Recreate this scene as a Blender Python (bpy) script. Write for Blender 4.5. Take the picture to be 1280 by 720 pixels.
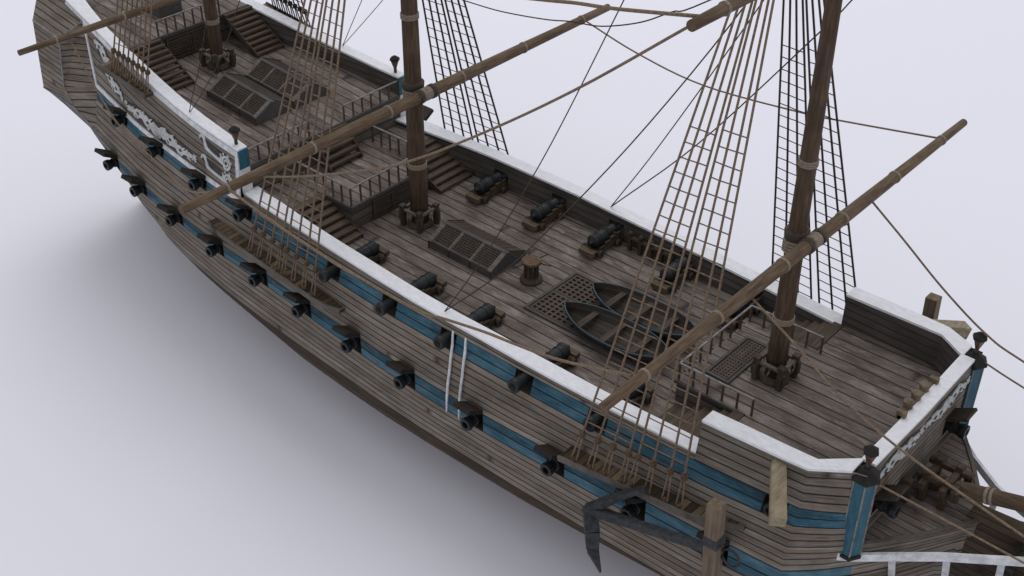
import bpy, math, random
from mathutils import Vector, Matrix
random.seed(7)
S = bpy.context.scene
for o in list(bpy.data.objects): bpy.data.objects.remove(o)
COL = S.collection
# ------------------------------------------------------------------ camera
cd = bpy.data.cameras.new("camera"); cam = bpy.data.objects.new("camera", cd); COL.objects.link(cam)
cd.sensor_width = 36; cd.lens = 1545 / 1280 * 36; cd.clip_start = .5; cd.clip_end = 2000
Yc = Vector((1693, 1099, -1545)).normalized(); Zc = Vector((0, 1545 * 1545 / 1099, 1545)).normalized(); Xc = Yc.cross(Zc)
Rm = Matrix((Xc, Yc, Zc))            # rows: world axes expressed in camera space = camera-to-world rotation
cam.matrix_world = Matrix.Translation((38.382, -35.988, 33.288)) @ Rm.to_4x4()
S.camera = cam
# ------------------------------------------------------------------ studio light
w = bpy.data.worlds.new("World"); S.world = w; w.use_nodes = True
bg = w.node_tree.nodes['Background']; bg.inputs[0].default_value = (.955, .96, 1.0, 1); bg.inputs[1].default_value = .70
def area(name, loc, target, size, power, col):
    ld = bpy.data.lights.new(name, 'AREA'); ld.shape = 'DISK'; ld.size = size; ld.energy = power; ld.color = col
    o = bpy.data.objects.new(name, ld); COL.objects.link(o); o.location = loc
    o.rotation_euler = (Vector(target) - Vector(loc)).to_track_quat('-Z', 'Y').to_euler(); return o
area('softbox', (-52, 72, 185), (0, 0, 0), 150, 130000, (1, .995, .985))
S.view_settings.view_transform = 'Standard'; S.view_settings.look = 'None'
S.view_settings.exposure = 0; S.view_settings.gamma = 1
S.render.engine = 'CYCLES'
S.render.resolution_x = 1024; S.render.resolution_y = 576
# ------------------------------------------------------------------ materials
def nt(name):
    m = bpy.data.materials.new(name); m.use_nodes = True
    t = m.node_tree; b = t.nodes['Principled BSDF']; return m, t, b
def N(t, typ, **k):
    n = t.nodes.new(typ)
    for a, v in k.items(): setattr(n, a, v)
    return n
def mth(t, op, a, b=None, c=None, clamp=False):
    n = N(t, 'ShaderNodeMath', operation=op); n.use_clamp = clamp
    for i, v in enumerate((a, b, c)):
        if v is None: continue
        if isinstance(v, (int, float)): n.inputs[i].default_value = v
        else: t.links.new(v, n.inputs[i])
    return n.outputs[0]
def vmul(t, v, s):
    n = N(t, 'ShaderNodeVectorMath', operation='MULTIPLY'); t.links.new(v, n.inputs[0]); n.inputs[1].default_value = s; return n.outputs[0]
def noise(t, vec, sc, det=4, rough=.6):
    n = N(t, 'ShaderNodeTexNoise'); n.inputs['Scale'].default_value = sc; n.inputs['Detail'].default_value = det
    n.inputs['Roughness'].default_value = rough; t.links.new(vec, n.inputs['Vector']); return n.outputs[0]
def ramp(t, f, stops):
    r = N(t, 'ShaderNodeValToRGB'); e = r.color_ramp.elements
    while len(e) < len(stops): e.new(.5)
    for i, (p, c) in enumerate(stops): e[i].position = p; e[i].color = (*c, 1) if len(c) == 3 else c
    t.links.new(f, r.inputs[0]); return r.outputs[0]
def mix(t, f, a, b, bt='MIX'):
    n = N(t, 'ShaderNodeMix', data_type='RGBA', blend_type=bt)
    for i, v in ((0, f), (6, a), (7, b)):
        if isinstance(v, (int, float)): n.inputs[i].default_value = v
        elif isinstance(v, tuple): n.inputs[i].default_value = (*v, 1)
        else: t.links.new(v, n.inputs[i])
    return n.outputs[2]
def bump(t, b, h, s=.4, d=.05):
    n = N(t, 'ShaderNodeBump'); n.inputs['Strength'].default_value = s; n.inputs['Distance'].default_value = d
    t.links.new(h, n.inputs['Height']); t.links.new(n.outputs[0], b.inputs['Normal'])

def planks(name, dark, mid, light, seam=.07, tone=.5, blotch=.35, seamcol=(.012, .011, .01), rough=.8, plen=6.0, alt=None, wob=.05, scuff=0., scol=(.3, .28, .27)):
    """Weathered planking driven by UV: u = metres along the plank, v = plank number."""
    m, t, b = nt(name)
    uv = N(t, 'ShaderNodeUVMap'); sp = N(t, 'ShaderNodeSeparateXYZ'); t.links.new(uv.outputs[0], sp.inputs[0])
    u, v = sp.outputs[0], sp.outputs[1]
    tc = N(t, 'ShaderNodeTexCoord'); ob = tc.outputs['Object']
    wobn = noise(t, vmul(t, ob, (.35, .35, .35)), 1, 2)
    v = mth(t, 'ADD', v, mth(t, 'MULTIPLY', mth(t, 'SUBTRACT', wobn, .5), wob * 4))
    row = mth(t, 'FLOOR', v); fr = mth(t, 'FRACT', v)
    wn = N(t, 'ShaderNodeTexWhiteNoise', noise_dimensions='1D'); t.links.new(row, wn.inputs['W'])
    ub = mth(t, 'ADD', mth(t, 'DIVIDE', u, plen), mth(t, 'MULTIPLY', wn.outputs[0], 7))
    cell = mth(t, 'FLOOR', ub); fu = mth(t, 'FRACT', ub)
    cv = N(t, 'ShaderNodeCombineXYZ'); t.links.new(row, cv.inputs[0]); t.links.new(cell, cv.inputs[1])
    w2 = N(t, 'ShaderNodeTexWhiteNoise', noise_dimensions='2D'); t.links.new(cv.outputs[0], w2.inputs['Vector'])
    tn = w2.outputs[0]
    # grain, offset per plank
    gv = N(t, 'ShaderNodeCombineXYZ'); t.links.new(mth(t, 'MULTIPLY', u, .9), gv.inputs[0])
    t.links.new(mth(t, 'MULTIPLY', v, 9.), gv.inputs[1]); t.links.new(mth(t, 'MULTIPLY', tn, 30), gv.inputs[2])
    g1 = noise(t, gv.outputs[0], 1.0, 6, .65)
    g2 = noise(t, vmul(t, gv.outputs[0], (2.2, 3.5, 1)), 1.0, 3, .6)
    bl = noise(t, vmul(t, ob, (.30, .8, .8)), 1.6, 5, .62)
    g3 = noise(t, vmul(t, gv.outputs[0], (9., 5., 1)), 1.0, 4, .7)
    f = mth(t, 'ADD', mth(t, 'MULTIPLY', g1, .62), mth(t, 'MULTIPLY', g2, .30))
    f = mth(t, 'ADD', f, mth(t, 'MULTIPLY', mth(t, 'SUBTRACT', g3, .35), .34))
    f = mth(t, 'ADD', f, mth(t, 'MULTIPLY', mth(t, 'SUBTRACT', tn, .5), tone * .45))
    f = mth(t, 'ADD', f, mth(t, 'MULTIPLY', mth(t, 'SUBTRACT', bl, .5), blotch))
    c = ramp(t, f, [(.30, dark), (.52, mid), (.78, light)])
    if alt is not None:
        a = ramp(t, noise(t, vmul(t, gv.outputs[0], (.25, .3, 1.3)), 1., 3), [(.45, (0, 0, 0)), (.68, (1, 1, 1))])
        c = mix(t, a, c, alt, 'MULTIPLY')
    if scuff > 0:
        s1 = noise(t, vmul(t, ob, (.45, 1.5, 1.5)), 1.0, 9, .78)
        sf = ramp(t, s1, [(.53, (0, 0, 0)), (.62, (1, 1, 1))])
        c = mix(t, mth(t, 'MULTIPLY', sf, scuff), c, scol)
    # seams
    e = mth(t, 'MINIMUM', fr, mth(t, 'SUBTRACT', 1, fr))
    sm = mth(t, 'MULTIPLY', mth(t, 'SUBTRACT', 1, mth(t, 'DIVIDE', e, seam)), 1.7, clamp=True)
    eu = mth(t, 'MINIMUM', fu, mth(t, 'SUBTRACT', 1, fu))
    su = mth(t, 'MULTIPLY', mth(t, 'SUBTRACT', 1, mth(t, 'DIVIDE', eu, .004), clamp=True), .8)
    sm = mth(t, 'MAXIMUM', sm, su)
    sm = mth(t, 'MULTIPLY', sm, .92)
    c = mix(t, sm, c, seamcol)
    t.links.new(c, b.inputs['Base Color']); b.inputs['Roughness'].default_value = rough
    b.inputs['Specular IOR Level'].default_value = .25
    bump(t, b, mth(t, 'SUBTRACT', mth(t, 'MULTIPLY', g1, .35), sm), .55, .03)
    return m
def wood(name, dark, mid, light, axis=2, rough=.75, k=1.0, scale=2.2):
    m, t, b = nt(name)
    tc = N(t, 'ShaderNodeTexCoord'); s = [k * 5., k * 5., k * 5.]; s[axis] = .35 * k
    g = noise(t, vmul(t, tc.outputs['Object'], tuple(s)), scale, 6, .65)
    l = noise(t, tc.outputs['Object'], .9, 4, .6)
    f = mth(t, 'ADD', mth(t, 'MULTIPLY', g, .8), mth(t, 'MULTIPLY', l, .3))
    c = ramp(t, f, [(.34, dark), (.55, mid), (.76, light)])
    t.links.new(c, b.inputs['Base Color']); b.inputs['Roughness'].default_value = rough; b.inputs['Specular IOR Level'].default_value = .3
    bump(t, b, g, .5, .03); return m
def plain(name, c1, c2, scale=3., rough=.6, metal=0., st=(1, 1, 1), spec=.3, bs=.3):
    m, t, b = nt(name); tc = N(t, 'ShaderNodeTexCoord')
    n_ = noise(t, vmul(t, tc.outputs['Object'], st), scale, 6, .65)
    c = ramp(t, n_, [(.35, c1), (.68, c2)]); t.links.new(c, b.inputs['Base Color'])
    b.inputs['Roughness'].default_value = rough; b.inputs['Metallic'].default_value = metal; b.inputs['Specular IOR Level'].default_value = spec
    bump(t, b, n_, bs, .02); return m
M = {}
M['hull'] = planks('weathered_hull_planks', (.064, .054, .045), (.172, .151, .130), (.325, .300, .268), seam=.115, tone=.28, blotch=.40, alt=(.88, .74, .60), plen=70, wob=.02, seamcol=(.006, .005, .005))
M['blue'] = planks('blue_painted_planks', (.012, .030, .041), (.028, .094, .138), (.095, .170, .208), seam=.10, tone=.4, blotch=1.0, scuff=.62, scol=(.10, .104, .10), plen=70, wob=.02, seamcol=(.005, .007, .009))
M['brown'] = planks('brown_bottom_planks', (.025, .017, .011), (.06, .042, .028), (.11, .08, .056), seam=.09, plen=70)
M['deck'] = planks('deck_planks', (.052, .041, .035), (.125, .101, .089), (.232, .198, .178), seam=.07, tone=.28, blotch=.85, scuff=.65, scol=(.275, .242, .224), plen=70, wob=.0, seamcol=(.006, .005, .0045))
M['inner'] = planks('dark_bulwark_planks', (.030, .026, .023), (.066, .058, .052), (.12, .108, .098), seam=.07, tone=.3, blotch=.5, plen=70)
M['face'] = planks('partition_planks', (.042, .036, .031), (.088, .077, .067), (.15, .134, .12), seam=.07, tone=.3, blotch=.4, plen=70)
M['tread'] = wood('stair_tread_wood', (.028, .018, .011), (.068, .047, .032), (.125, .092, .065), axis=1)
M['channel'] = planks('channel_boards', (.032, .021, .012), (.080, .054, .032), (.16, .115, .072), seam=.09, tone=1.3, blotch=.3, plen=70)
M['mast'] = wood('mast_wood', (.024, .014, .008), (.064, .040, .024), (.125, .084, .055), axis=2, scale=2.4)
M['yard'] = wood('yard_wood', (.040, .025, .014), (.104, .068, .041), (.185, .130, .086), axis=1, scale=2.4)
M['sprit'] = wood('bowsprit_wood', (.032, .019, .011), (.07, .044, .027), (.12, .082, .054), axis=0, scale=1.6)
M['white'] = plain('worn_white_paint', (.64, .65, .69), (.77, .77, .81), 6, .6, st=(.5, 1, 1))
M['whiteside'] = plain('dirty_white_paint', (.45, .46, .48), (.72, .73, .75), 2.6, .6)
M['orn'] = plain('carved_white_ornament', (.36, .37, .37), (.60, .61, .61), 5, .6)
M['ornback'] = plain('carving_backing_board', (.03, .03, .03), (.06, .06, .058), 5, .8)  # dark board backing the white carvings
M['iron'] = plain('black_iron', (.006, .007, .008), (.020, .022, .026), 6, .5, .2, spec=.35)
M['anchor'] = plain('pitted_anchor_iron', (.015, .016, .019), (.052, .055, .06), 5, .6, .3, spec=.4)
M['black'] = plain('tarred_wood_and_painted_void', (.010, .009, .008), (.022, .02, .018), 4, .8)  # tarred fittings, plus the painted darkness inside ports, gratings and doorways
M['lid'] = wood('gun_port_lid_wood', (.014, .010, .008), (.034, .024, .018), (.068, .050, .037), axis=0)
M['carr'] = wood('carriage_wood', (.018, .012, .008), (.045, .029, .018), (.09, .062, .038), axis=1)
M['pale'] = wood('pale_timber', (.13, .10, .062), (.24, .195, .13), (.35, .295, .21), axis=1, scale=1.3)
M['stock'] = wood('anchor_stock_timber', (.06, .042, .027), (.13, .095, .064), (.21, .16, .112), axis=2, scale=1.3)
M['dwood'] = wood('dark_fitting_wood', (.02, .015, .011), (.052, .040, .030), (.10, .078, .06), axis=2)
M['frame'] = wood('hatch_frame_wood', (.05, .043, .037), (.11, .096, .084), (.20, .182, .165), axis=0)
M['hside'] = wood('hatch_side_wood', (.03, .028, .027), (.062, .058, .055), (.11, .105, .10), axis=0)
M['rail'] = plain('grey_rail_paint', (.11, .105, .10), (.26, .25, .25), 4, .6)
M['balus'] = wood('baluster_wood', (.03, .02, .014), (.07, .048, .033), (.12, .085, .06), axis=2)
M['rope'] = plain('hemp_rope', (.11, .078, .052), (.25, .18, .125), 14, .9, st=(1, 1, 1), bs=.6)
M['trope'] = plain('tarred_rope', (.028, .020, .015), (.065, .048, .036), 14, .85)
M['band'] = plain('rope_woolding', (.13, .10, .075), (.30, .25, .20), 9, .9, st=(1, 1, 4))
M['grate'] = wood('grating_wood', (.03, .021, .016), (.065, .047, .036), (.11, .083, .065), axis=1)
M['bluepaint'] = plain('blue_post_paint', (.014, .065, .10), (.03, .115, .165), 3.0, .55, st=(2, 2, .5))
M['boat'] = planks('boat_planks', (.016, .012, .010), (.036, .029, .024), (.07, .057, .048), seam=.06)
M['slope'] = wood('hatch_slope_wood', (.022, .015, .011), (.048, .035, .026), (.085, .064, .05), axis=1)
M['gunwale'] = plain('faded_blue_gunwale', (.025, .045, .06), (.05, .085, .11), 5, .6)
M['tailblock'] = wood('carriage_tail_wood', (.035, .025, .015), (.085, .062, .038), (.14, .105, .068), axis=0)
M['lattice'] = wood('lattice_wood', (.03, .023, .017), (.072, .055, .042), (.12, .096, .078), axis=1)
M['knot'] = plain('rope_knot', (.045, .028, .017), (.12, .08, .05), 12, .9)
M['copper'] = plain('capstan_top_wood', (.045, .024, .013), (.15, .088, .05), 3, .7, st=(1, 5, 1))
M['lantern'] = plain('lantern_glass_brown', (.05, .02, .013), (.11, .05, .035), 4, .35)
M['floor'], tf, bf = nt('studio_floor')
bf.inputs['Base Color'].default_value = (.80, .80, .875, 1); bf.inputs['Roughness'].default_value = .9; bf.inputs['Specular IOR Level'].default_value = .1
# ------------------------------------------------------------------ mesh helper
class MB:
    def __init__(s): s.v = []; s.f = []; s.uv = []; s.m = []; s.sm = []; s.k = []; s.pc = 0
    def face(s, ps, uv=None, mat=0, smooth=False):
        i = len(s.v); s.v += [tuple(p) for p in ps]; s.f.append(tuple(range(i, i + len(ps))))
        s.uv.append(uv or [(p[0] * .7 + p[2] * .3, .5 + 3 * mat) for p in ps]); s.m.append(mat); s.sm.append(smooth); s.k.append(s.pc)
    def poly(s, vs, fs, mat=0, smooth=False, uvs=None):
        i = len(s.v); s.v += [tuple(p) for p in vs]
        for k, f in enumerate(fs):
            s.f.append(tuple(i + j for j in f)); s.uv.append(uvs[k] if uvs else [(vs[j][0] * .7 + vs[j][2] * .3, .5) for j in f]); s.m.append(mat); s.sm.append(smooth); s.k.append(s.pc)
    def box(s, c, d, R=None, mat=0):
        s.pc += 1; c = Vector(c); hx, hy, hz = d[0] / 2, d[1] / 2, d[2] / 2
        vs = []
        for a, b_, e in ((-1, -1, -1), (1, -1, -1), (1, 1, -1), (-1, 1, -1), (-1, -1, 1), (1, -1, 1), (1, 1, 1), (-1, 1, 1)):
            p = Vector((a * hx, b_ * hy, e * hz)); vs.append(c + (R @ p if R else p))
        s.poly(vs, [(0, 3, 2, 1), (4, 5, 6, 7), (0, 1, 5, 4), (1, 2, 6, 5), (2, 3, 7, 6), (3, 0, 4, 7)], mat)
    def beam(s, a, b, w, h, up=(0, 0, 1), mat=0, w2=None, h2=None):
        s.pc += 1; a, b = Vector(a), Vector(b); d = (b - a).normalized(); up = Vector(up)
        r = d.cross(up)
        if r.length < 1e-4: r = d.cross(Vector((1, 0, 0)))
        r.normalize(); u = r.cross(d)
        w2 = w2 or w; h2 = h2 or h; vs = []
        for p, ww, hh in ((a, w, h), (b, w2, h2)):
            for i, j in ((-1, -1), (1, -1), (1, 1), (-1, 1)): vs.append(p + r * ww / 2 * i + u * hh / 2 * j)
        s.poly(vs, [(0, 1, 2, 3), (7, 6, 5, 4), (0, 4, 5, 1), (1, 5, 6, 2), (2, 6, 7, 3), (3, 7, 4, 0)], mat)
    def tube(s, pts, rad, n=6, mat=0, cap=True, smooth=True):
        s.pc += 1; pts = [Vector(p) for p in pts]; m = len(pts)
        if not isinstance(rad, (list, tuple)): rad = [rad] * m
        d0 = (pts[-1] - pts[0]).normalized(); ref = Vector((0, 0, 1)) if abs(d0.z) < .9 else Vector((1, 0, 0))
        vs = []
        for i, p in enumerate(pts):
            d = (pts[min(i + 1, m - 1)] - pts[max(i - 1, 0)]).normalized(); r = d.cross(ref).normalized(); u = r.cross(d)
            for k in range(n):
                a = 2 * math.pi * (k + .5) / n; vs.append(p + (r * math.cos(a) + u * math.sin(a)) * rad[i])
        fs = [(i * n + k, i * n + (k + 1) % n, (i + 1) * n + (k + 1) % n, (i + 1) * n + k) for i in range(m - 1) for k in range(n)]
        s.poly(vs, fs, mat, smooth)
        if cap: s.poly(vs[:n], [tuple(range(n))][::-1], mat); s.poly(vs[-n:], [tuple(range(n))], mat)
    def lathe(s, c, prof, n=16, mat=0, smooth=True, ax='Z'):
        s.pc += 1; c = Vector(c); vs = []
        for r, z in prof:
            for k in range(n):
                a = 2 * math.pi * k / n
                p = (r * math.cos(a), r * math.sin(a), z)
                if ax == 'Y': p = (p[0], p[2], p[1])
                vs.append(c + Vector(p))
        m = len(prof)
        fs = [(i * n + k, i * n + (k + 1) % n, (i + 1) * n + (k + 1) % n, (i + 1) * n + k) for i in range(m - 1) for k in range(n)]
        s.poly(vs, fs, mat, smooth); s.poly(vs[:n], [tuple(range(n))], mat); s.poly(vs[-n:], [tuple(range(n))], mat)
    def prism(s, poly, off, mat=0):
        s.pc += 1; a = [Vector(p) for p in poly]; o = Vector(off); b = [p + o for p in a]; n = len(a)
        s.poly(a + b, [tuple(range(n)), tuple(range(2 * n - 1, n - 1, -1))] + [(i, (i + 1) % n, n + (i + 1) % n, n + i) for i in range(n)], mat)
    def build(s, name, mats, parent=None, bevel=0., fix=True):
        me = bpy.data.meshes.new(name); me.from_pydata(s.v, [], s.f)
        uvl = me.uv_layers.new(name='UVMap')
        flat = [c for f in s.uv for q in f for c in q]; uvl.data.foreach_set('uv', flat)
        if not isinstance(mats, (list, tuple)): mats = [mats]
        for m in mats: me.materials.append(M[m])
        me.polygons.foreach_set('material_index', s.m); me.polygons.foreach_set('use_smooth', s.sm); me.update()
        if fix:
            import bmesh
            bm = bmesh.new(); bm.from_mesh(me); bmesh.ops.remove_doubles(bm, verts=bm.verts, dist=1e-4)
            bmesh.ops.recalc_face_normals(bm, faces=bm.faces); bm.to_mesh(me); bm.free()
        o = bpy.data.objects.new(name, me); COL.objects.link(o)
        if parent is not None:
            o.parent = parent
            if parent is ship: o.location = -ship.location
        if bevel:
            b = o.modifiers.new('bevel', 'BEVEL'); b.width = bevel; b.segments = 2; b.limit_method = 'ANGLE'
        return o
def each(mb, name, mats, parent, bevel=0., n=1):
    """build every n consecutive pieces of mb as an object of its own"""
    ids = sorted(set(mb.k)); out = []
    for i in range(0, len(ids), n):
        g_ = set(ids[i:i + n]); q = MB()
        for f, uv, m, sm, k in zip(mb.f, mb.uv, mb.m, mb.sm, mb.k):
            if k in g_: q.face([mb.v[j] for j in f], uv, m, sm)
        out.append(q.build(name, mats, parent, bevel))
    return out
def holder(name):
    o = empty(name, (0, 0, 0)); o.parent = ship; o.location = -ship.location; return o
def tag(o, label, cat, group=None, kind=None):
    if label: o['label'] = label
    if cat: o['category'] = cat
    if group: o['group'] = group
    if kind: o['kind'] = kind
def empty(name, loc):
    o = bpy.data.objects.new(name, None); COL.objects.link(o); o.location = loc; return o
def L(t, x):
    if x <= t[0][0]: a, b = t[0], t[1]
    elif x >= t[-1][0]: a, b = t[-2], t[-1]
    else:
        for i in range(len(t) - 1):
            if t[i][0] <= x <= t[i + 1][0]: a, b = t[i], t[i + 1]; break
    return a[1] + (b[1] - a[1]) * (x - a[0]) / (b[0] - a[0])
def cr(pts, n=6):
    P = [Vector(p) for p in pts]; P = [2 * P[0] - P[1]] + P + [2 * P[-1] - P[-2]]; out = []
    for i in range(1, len(P) - 2):
        for k in range(n):
            t = k / n; a, b, c, d = P[i - 1:i + 3]
            out.append(.5 * ((2 * b) + (c - a) * t + (2 * a - 5 * b + 4 * c - d) * t * t + (3 * b - a - 3 * c + d) * t ** 3))
    out.append(P[-2]); return out
FLOOR = -9.3
g = MB(); g.face([(-900, -900, FLOOR), (900, -900, FLOOR), (900, 900, FLOOR), (-900, 900, FLOOR)])
fl = g.build('floor', 'floor', fix=False); tag(fl, 'pale grey seamless studio floor under the ship', None, kind='structure')
ship = empty('sailing_ship', (0, 0, FLOOR))
tag(ship, 'three-masted wooden warship with blue gun bands and white rails', 'ship')
# ------------------------------------------------------------------ hull lines (metres; x forward, y port, z up)
YO = [(-24, 3.9), (-20, 4.6), (-16, 5.2), (-12, 5.5), (-8, 5.8), (-6, 5.85), (0, 6.1), (4, 6.2), (8, 6.2), (12, 6.15), (16, 6.05), (20, 5.9), (22, 5.8), (25.07, 5.55)]
UT = [(-26, 2.7), (-23, 2.45), (-20, 2.15), (-17, 1.85), (-14, 1.55), (-11, 1.35), (-8, 1.25), (-5, 1.15), (-2, 1.03), (1, .97), (7, .96), (16, .94), (19, 1.0), (22, 1.08), (25, 1.14), (30, 1.2)]
UB = [(-26, 2.1), (-23, 1.85), (-20, 1.58), (-17, 1.36), (-14, 1.05), (-11, .85), (-8, .72), (-5, .58), (-2, .42), (1, .28), (4, .2), (7, .17), (13, .13), (16, .12), (19, .2), (22, .28), (25, .42), (30, .5)]
LT = [(-26, -.5), (-20, -1.0), (-17, -1.2), (-14, -1.5), (-11, -1.65), (-8, -1.66), (-5, -1.69), (-2, -1.76), (1, -1.84), (4, -1.95), (7, -2.08), (10, -2.07), (13, -1.97), (16, -1.84), (19, -1.75), (22, -1.69), (25, -1.65), (30, -1.6)]
LB = [(-26, -1.3), (-20, -1.72), (-17, -1.86), (-14, -2.13), (-11, -2.3), (-8, -2.37), (-5, -2.45), (-2, -2.56), (1, -2.75), (4, -2.93), (7, -3.04), (10, -3.04), (13, -3.0), (16, -2.95), (25, -2.85), (30, -2.7)]
BR = [(-26, -3.3), (-20, -3.7), (-17, -3.9), (-14, -4.19), (-11, -4.5), (-8, -4.75), (-5, -4.98), (1, -5.02), (7, -5.15), (13, -5.18), (25, -5.2), (30, -5.1)]
SILX = [-26, -20, -17, -14, -11, -8, -5, -2, 1, 4, 7, 10, 13, 16, 19, 22, 25, 30]
SILV = [(3.2, 2.6, 2.0, 1.3), (4.94, 4.22, 3.46, 2.63), (5.89, 5.12, 4.29, 3.3), (6.79, 5.95, 4.93, 3.77), (7.61, 6.57, 5.41, 4.15), (8.2, 7.03, 5.77, 4.51), (8.64, 7.38, 6.12, 4.87), (8.99, 7.74, 6.47, 5.07), (9.35, 8.02, 6.61, 5.2), (9.57, 8.16, 6.71, 5.22), (9.68, 8.21, 6.69, 5.17), (9.68, 8.16, 6.63, 5.09), (9.62, 8.08, 6.53, 4.97), (9.51, 7.95, 6.3, 4.69), (9.26, 7.66, 6.06, 4.46), (9.03, 7.42, 5.82, 4.22), (8.79, 7.19, 5.59, 3.99), (8.4, 6.8, 5.2, 3.6)]
def bound(x, z):
    v = [L([(SILX[i], SILV[i][k]) for i in range(len(SILX))], x) for k in range(4)]
    return L([(-8, v[3]), (-6, v[2]), (-4, v[1]), (-2, v[0])], z)
def ysec(x, z):
    """hull half-breadth below the upper gun band, aft of the bow knuckle"""
    yo = L(YO, x); zu, zl = L(UT, x), L(LT, x)
    if z >= zu: return yo + .05
    wide = .57
    if z >= zl: y = yo + .05 + wide * math.sin((zu - z) / (zu - zl) * math.pi / 2)
    else: y = yo + .05 + wide
    b = bound(x, z)
    if b < y:
        lo, hi = z, zu
        for _ in range(20):
            md = (lo + hi) / 2
            if bound(x, md) < yo + .05 + wide: lo = md
            else: hi = md
        y = b - .16 * max(0, hi - z - .3) ** 1.35
    return max(y, .14)
GB = [(25.07, 1), (26.0, .905), (26.9, .775), (27.6, .62), (28.4, .42), (29.1, .22), (29.72, .035)]
def yh(x, z):
    if x <= 25.07: return ysec(x, z)
    xx = 25.07 + (x - 25.07) * (1 + .06 * max(0, -.6 - z))
    yb = L(YO, 25.07) + .05; k = max(0., 1 - (x - 25.07) / 1.9)
    return max(yb * L(GB, min(xx, 29.75)) + (ysec(25.07, z) - yb) * k, .14)
CAPW = [(-6.5, 4.79, 5.63, 1.70), (-4, 5.0, 5.78, 1.66), (-2, 5.2, 5.88, 1.64), (0, 5.33, 5.99, 1.62), (2, 5.4, 6.07, 1.58), (4, 5.47, 6.13, 1.52), (6, 5.52, 6.18, 1.47), (8, 5.49, 6.13, 1.40), (10, 5.44, 6.1, 1.38), (12, 5.4, 6.09, 1.34), (14, 5.33, 6.03, 1.30), (16, 5.26, 5.94, 1.26), (18, 5.13, 5.82, 1.22), (20.73, 4.98, 5.68, 1.21)]
CAPQ = [(-26.3, 2.45, 3.5, 7.2), (-24, 2.86, 3.86, 6.81), (-22, 3.31, 4.05, 6.32), (-20, 3.7, 4.27, 5.88), (-18, 3.98, 4.56, 5.52), (-16, 4.23, 4.85, 5.19), (-14, 4.47, 5.1, 4.88), (-12, 4.71, 5.31, 4.62), (-10, 4.89, 5.49, 4.4), (-8, 5.02, 5.58, 4.22), (-6.5, 5.12, 5.62, 4.11)]
CAPF = [(20.73, 5.0, 5.66, 2.87), (22, 4.95, 5.62, 2.92), (24, 4.9, 5.54, 2.99), (25.07, 4.86, 5.46, 3.03), (26.35, 3.9, 4.7, 3.2)]
def cap(t, x, k): return L([(r[0], r[k]) for r in t], x)
PW = .47
UPX = [-17.7, -13.95, -9.9, -6.05, .7, 4.55, 8.2, 12.5, 16.3, 24.2]
LOX = [-19.0, -15.8, -12.2, -8.35, -4.7, -1.25, 2.4, 6.0, 10.15, 14.65, 18.7, 22.45]
WAIST = [.7, 4.55, 8.2, 12.5, 16.3]
xs = [-26.3 + .75 * i for i in range(69)] + [25.07, -6.5, 20.73]
xs = [x for x in xs if x <= 25.07]
for c in UPX + LOX: xs = [x for x in xs if abs(abs(x - c) - PW) > .12] + [c - PW, c + PW]
for e in (-6.5, 20.73, 25.07): xs = [x for x in xs if abs(x - e) > .1] + [e]
xs = sorted(set(round(x, 4) for x in xs))
def inport(xa, xb, L_): return any(xa > c - PW - .01 and xb < c + PW + .01 for c in L_)
hull = MB()
def rows(x):
    a, b, c, d, e = L(UT, x), L(UB, x), L(LT, x), L(LB, x), L(BR, x)
    r = [(a, 0), (b, 2)] + [(b + (c - b) * k / 4, 2 + 1.75 * k) for k in (1, 2, 3)] + [(c, 9), (d, 11), ((d + e) / 2, 14.5), (e, 18)]
    r += [(e + (FLOOR + .05 - e) * k, 18 + 9 * k) for k in (.1, .2, .3, .42, .56, .7, .85, 1)]
    return r
for side in (-1, 1):
    for xa, xb in zip(xs[:-1], xs[1:]):
        ra, rb = rows(xa), rows(xb)
        for i in range(len(ra) - 1):
            if i == 0 and inport(xa, xb, UPX): continue
            if i == 5 and inport(xa, xb, LOX): continue
            q = [(xa, ra[i]), (xb, rb[i]), (xb, rb[i + 1]), (xa, ra[i + 1])]
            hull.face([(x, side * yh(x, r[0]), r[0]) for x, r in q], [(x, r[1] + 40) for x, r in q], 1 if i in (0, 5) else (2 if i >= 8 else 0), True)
    # bow forward of the knuckle
    bx = [25.07, 25.6, 26.2, 26.9, 27.3, 27.8, 28.3, 28.8, 29.2, 29.5, 29.74]
    for xa, xb in zip(bx[:-1], bx[1:]):
        ra, rb = rows(xa), rows(xb)
        if xb > 26.95:
            ra = [(-.5, 4)] + [(-.5 + (L(LT, xa) + .5) * k / 3, 4 + 5 * k / 3) for k in (1, 2)] + ra[5:]
            rb = [(-.5, 4)] + [(-.5 + (L(LT, xb) + .5) * k / 3, 4 + 5 * k / 3) for k in (1, 2)] + rb[5:]
            blue = (); br = 6
        else: blue = (0, 5); br = 8
        for i in range(len(ra) - 1):
            q = [(xa, ra[i]), (xb, rb[i]), (xb, rb[i + 1]), (xa, ra[i + 1])]
            if max(yh(xa, ra[i][0]), yh(xb, rb[i][0])) < .15 and i > 2 and xb > 29.3: pass
            hull.face([(x, side * yh(x, r[0]), r[0]) for x, r in q], [(x, r[1] + 40) for x, r in q], 1 if i in blue else (2 if i >= br else 0), True)
# transom closing the stern
rr = rows(xs[0]); pr_ = [(xs[0], -yh(xs[0], r[0]), r[0]) for r in rr]; pl = [(p[0], -p[1], p[2]) for p in reversed(pr_)]
for i in range(len(pr_) - 1):
    a, b = pr_[i], pr_[i + 1]
    hull.face([a, b, (b[0], -b[1], b[2]), (a[0], -a[1], a[2])], [(p[1], p[2] / .4) for p in (a, b, (b[0], -b[1], b[2]), (a[0], -a[1], a[2]))], 0)
hull.build('hull', ['hull', 'blue', 'brown'], ship)
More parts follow.
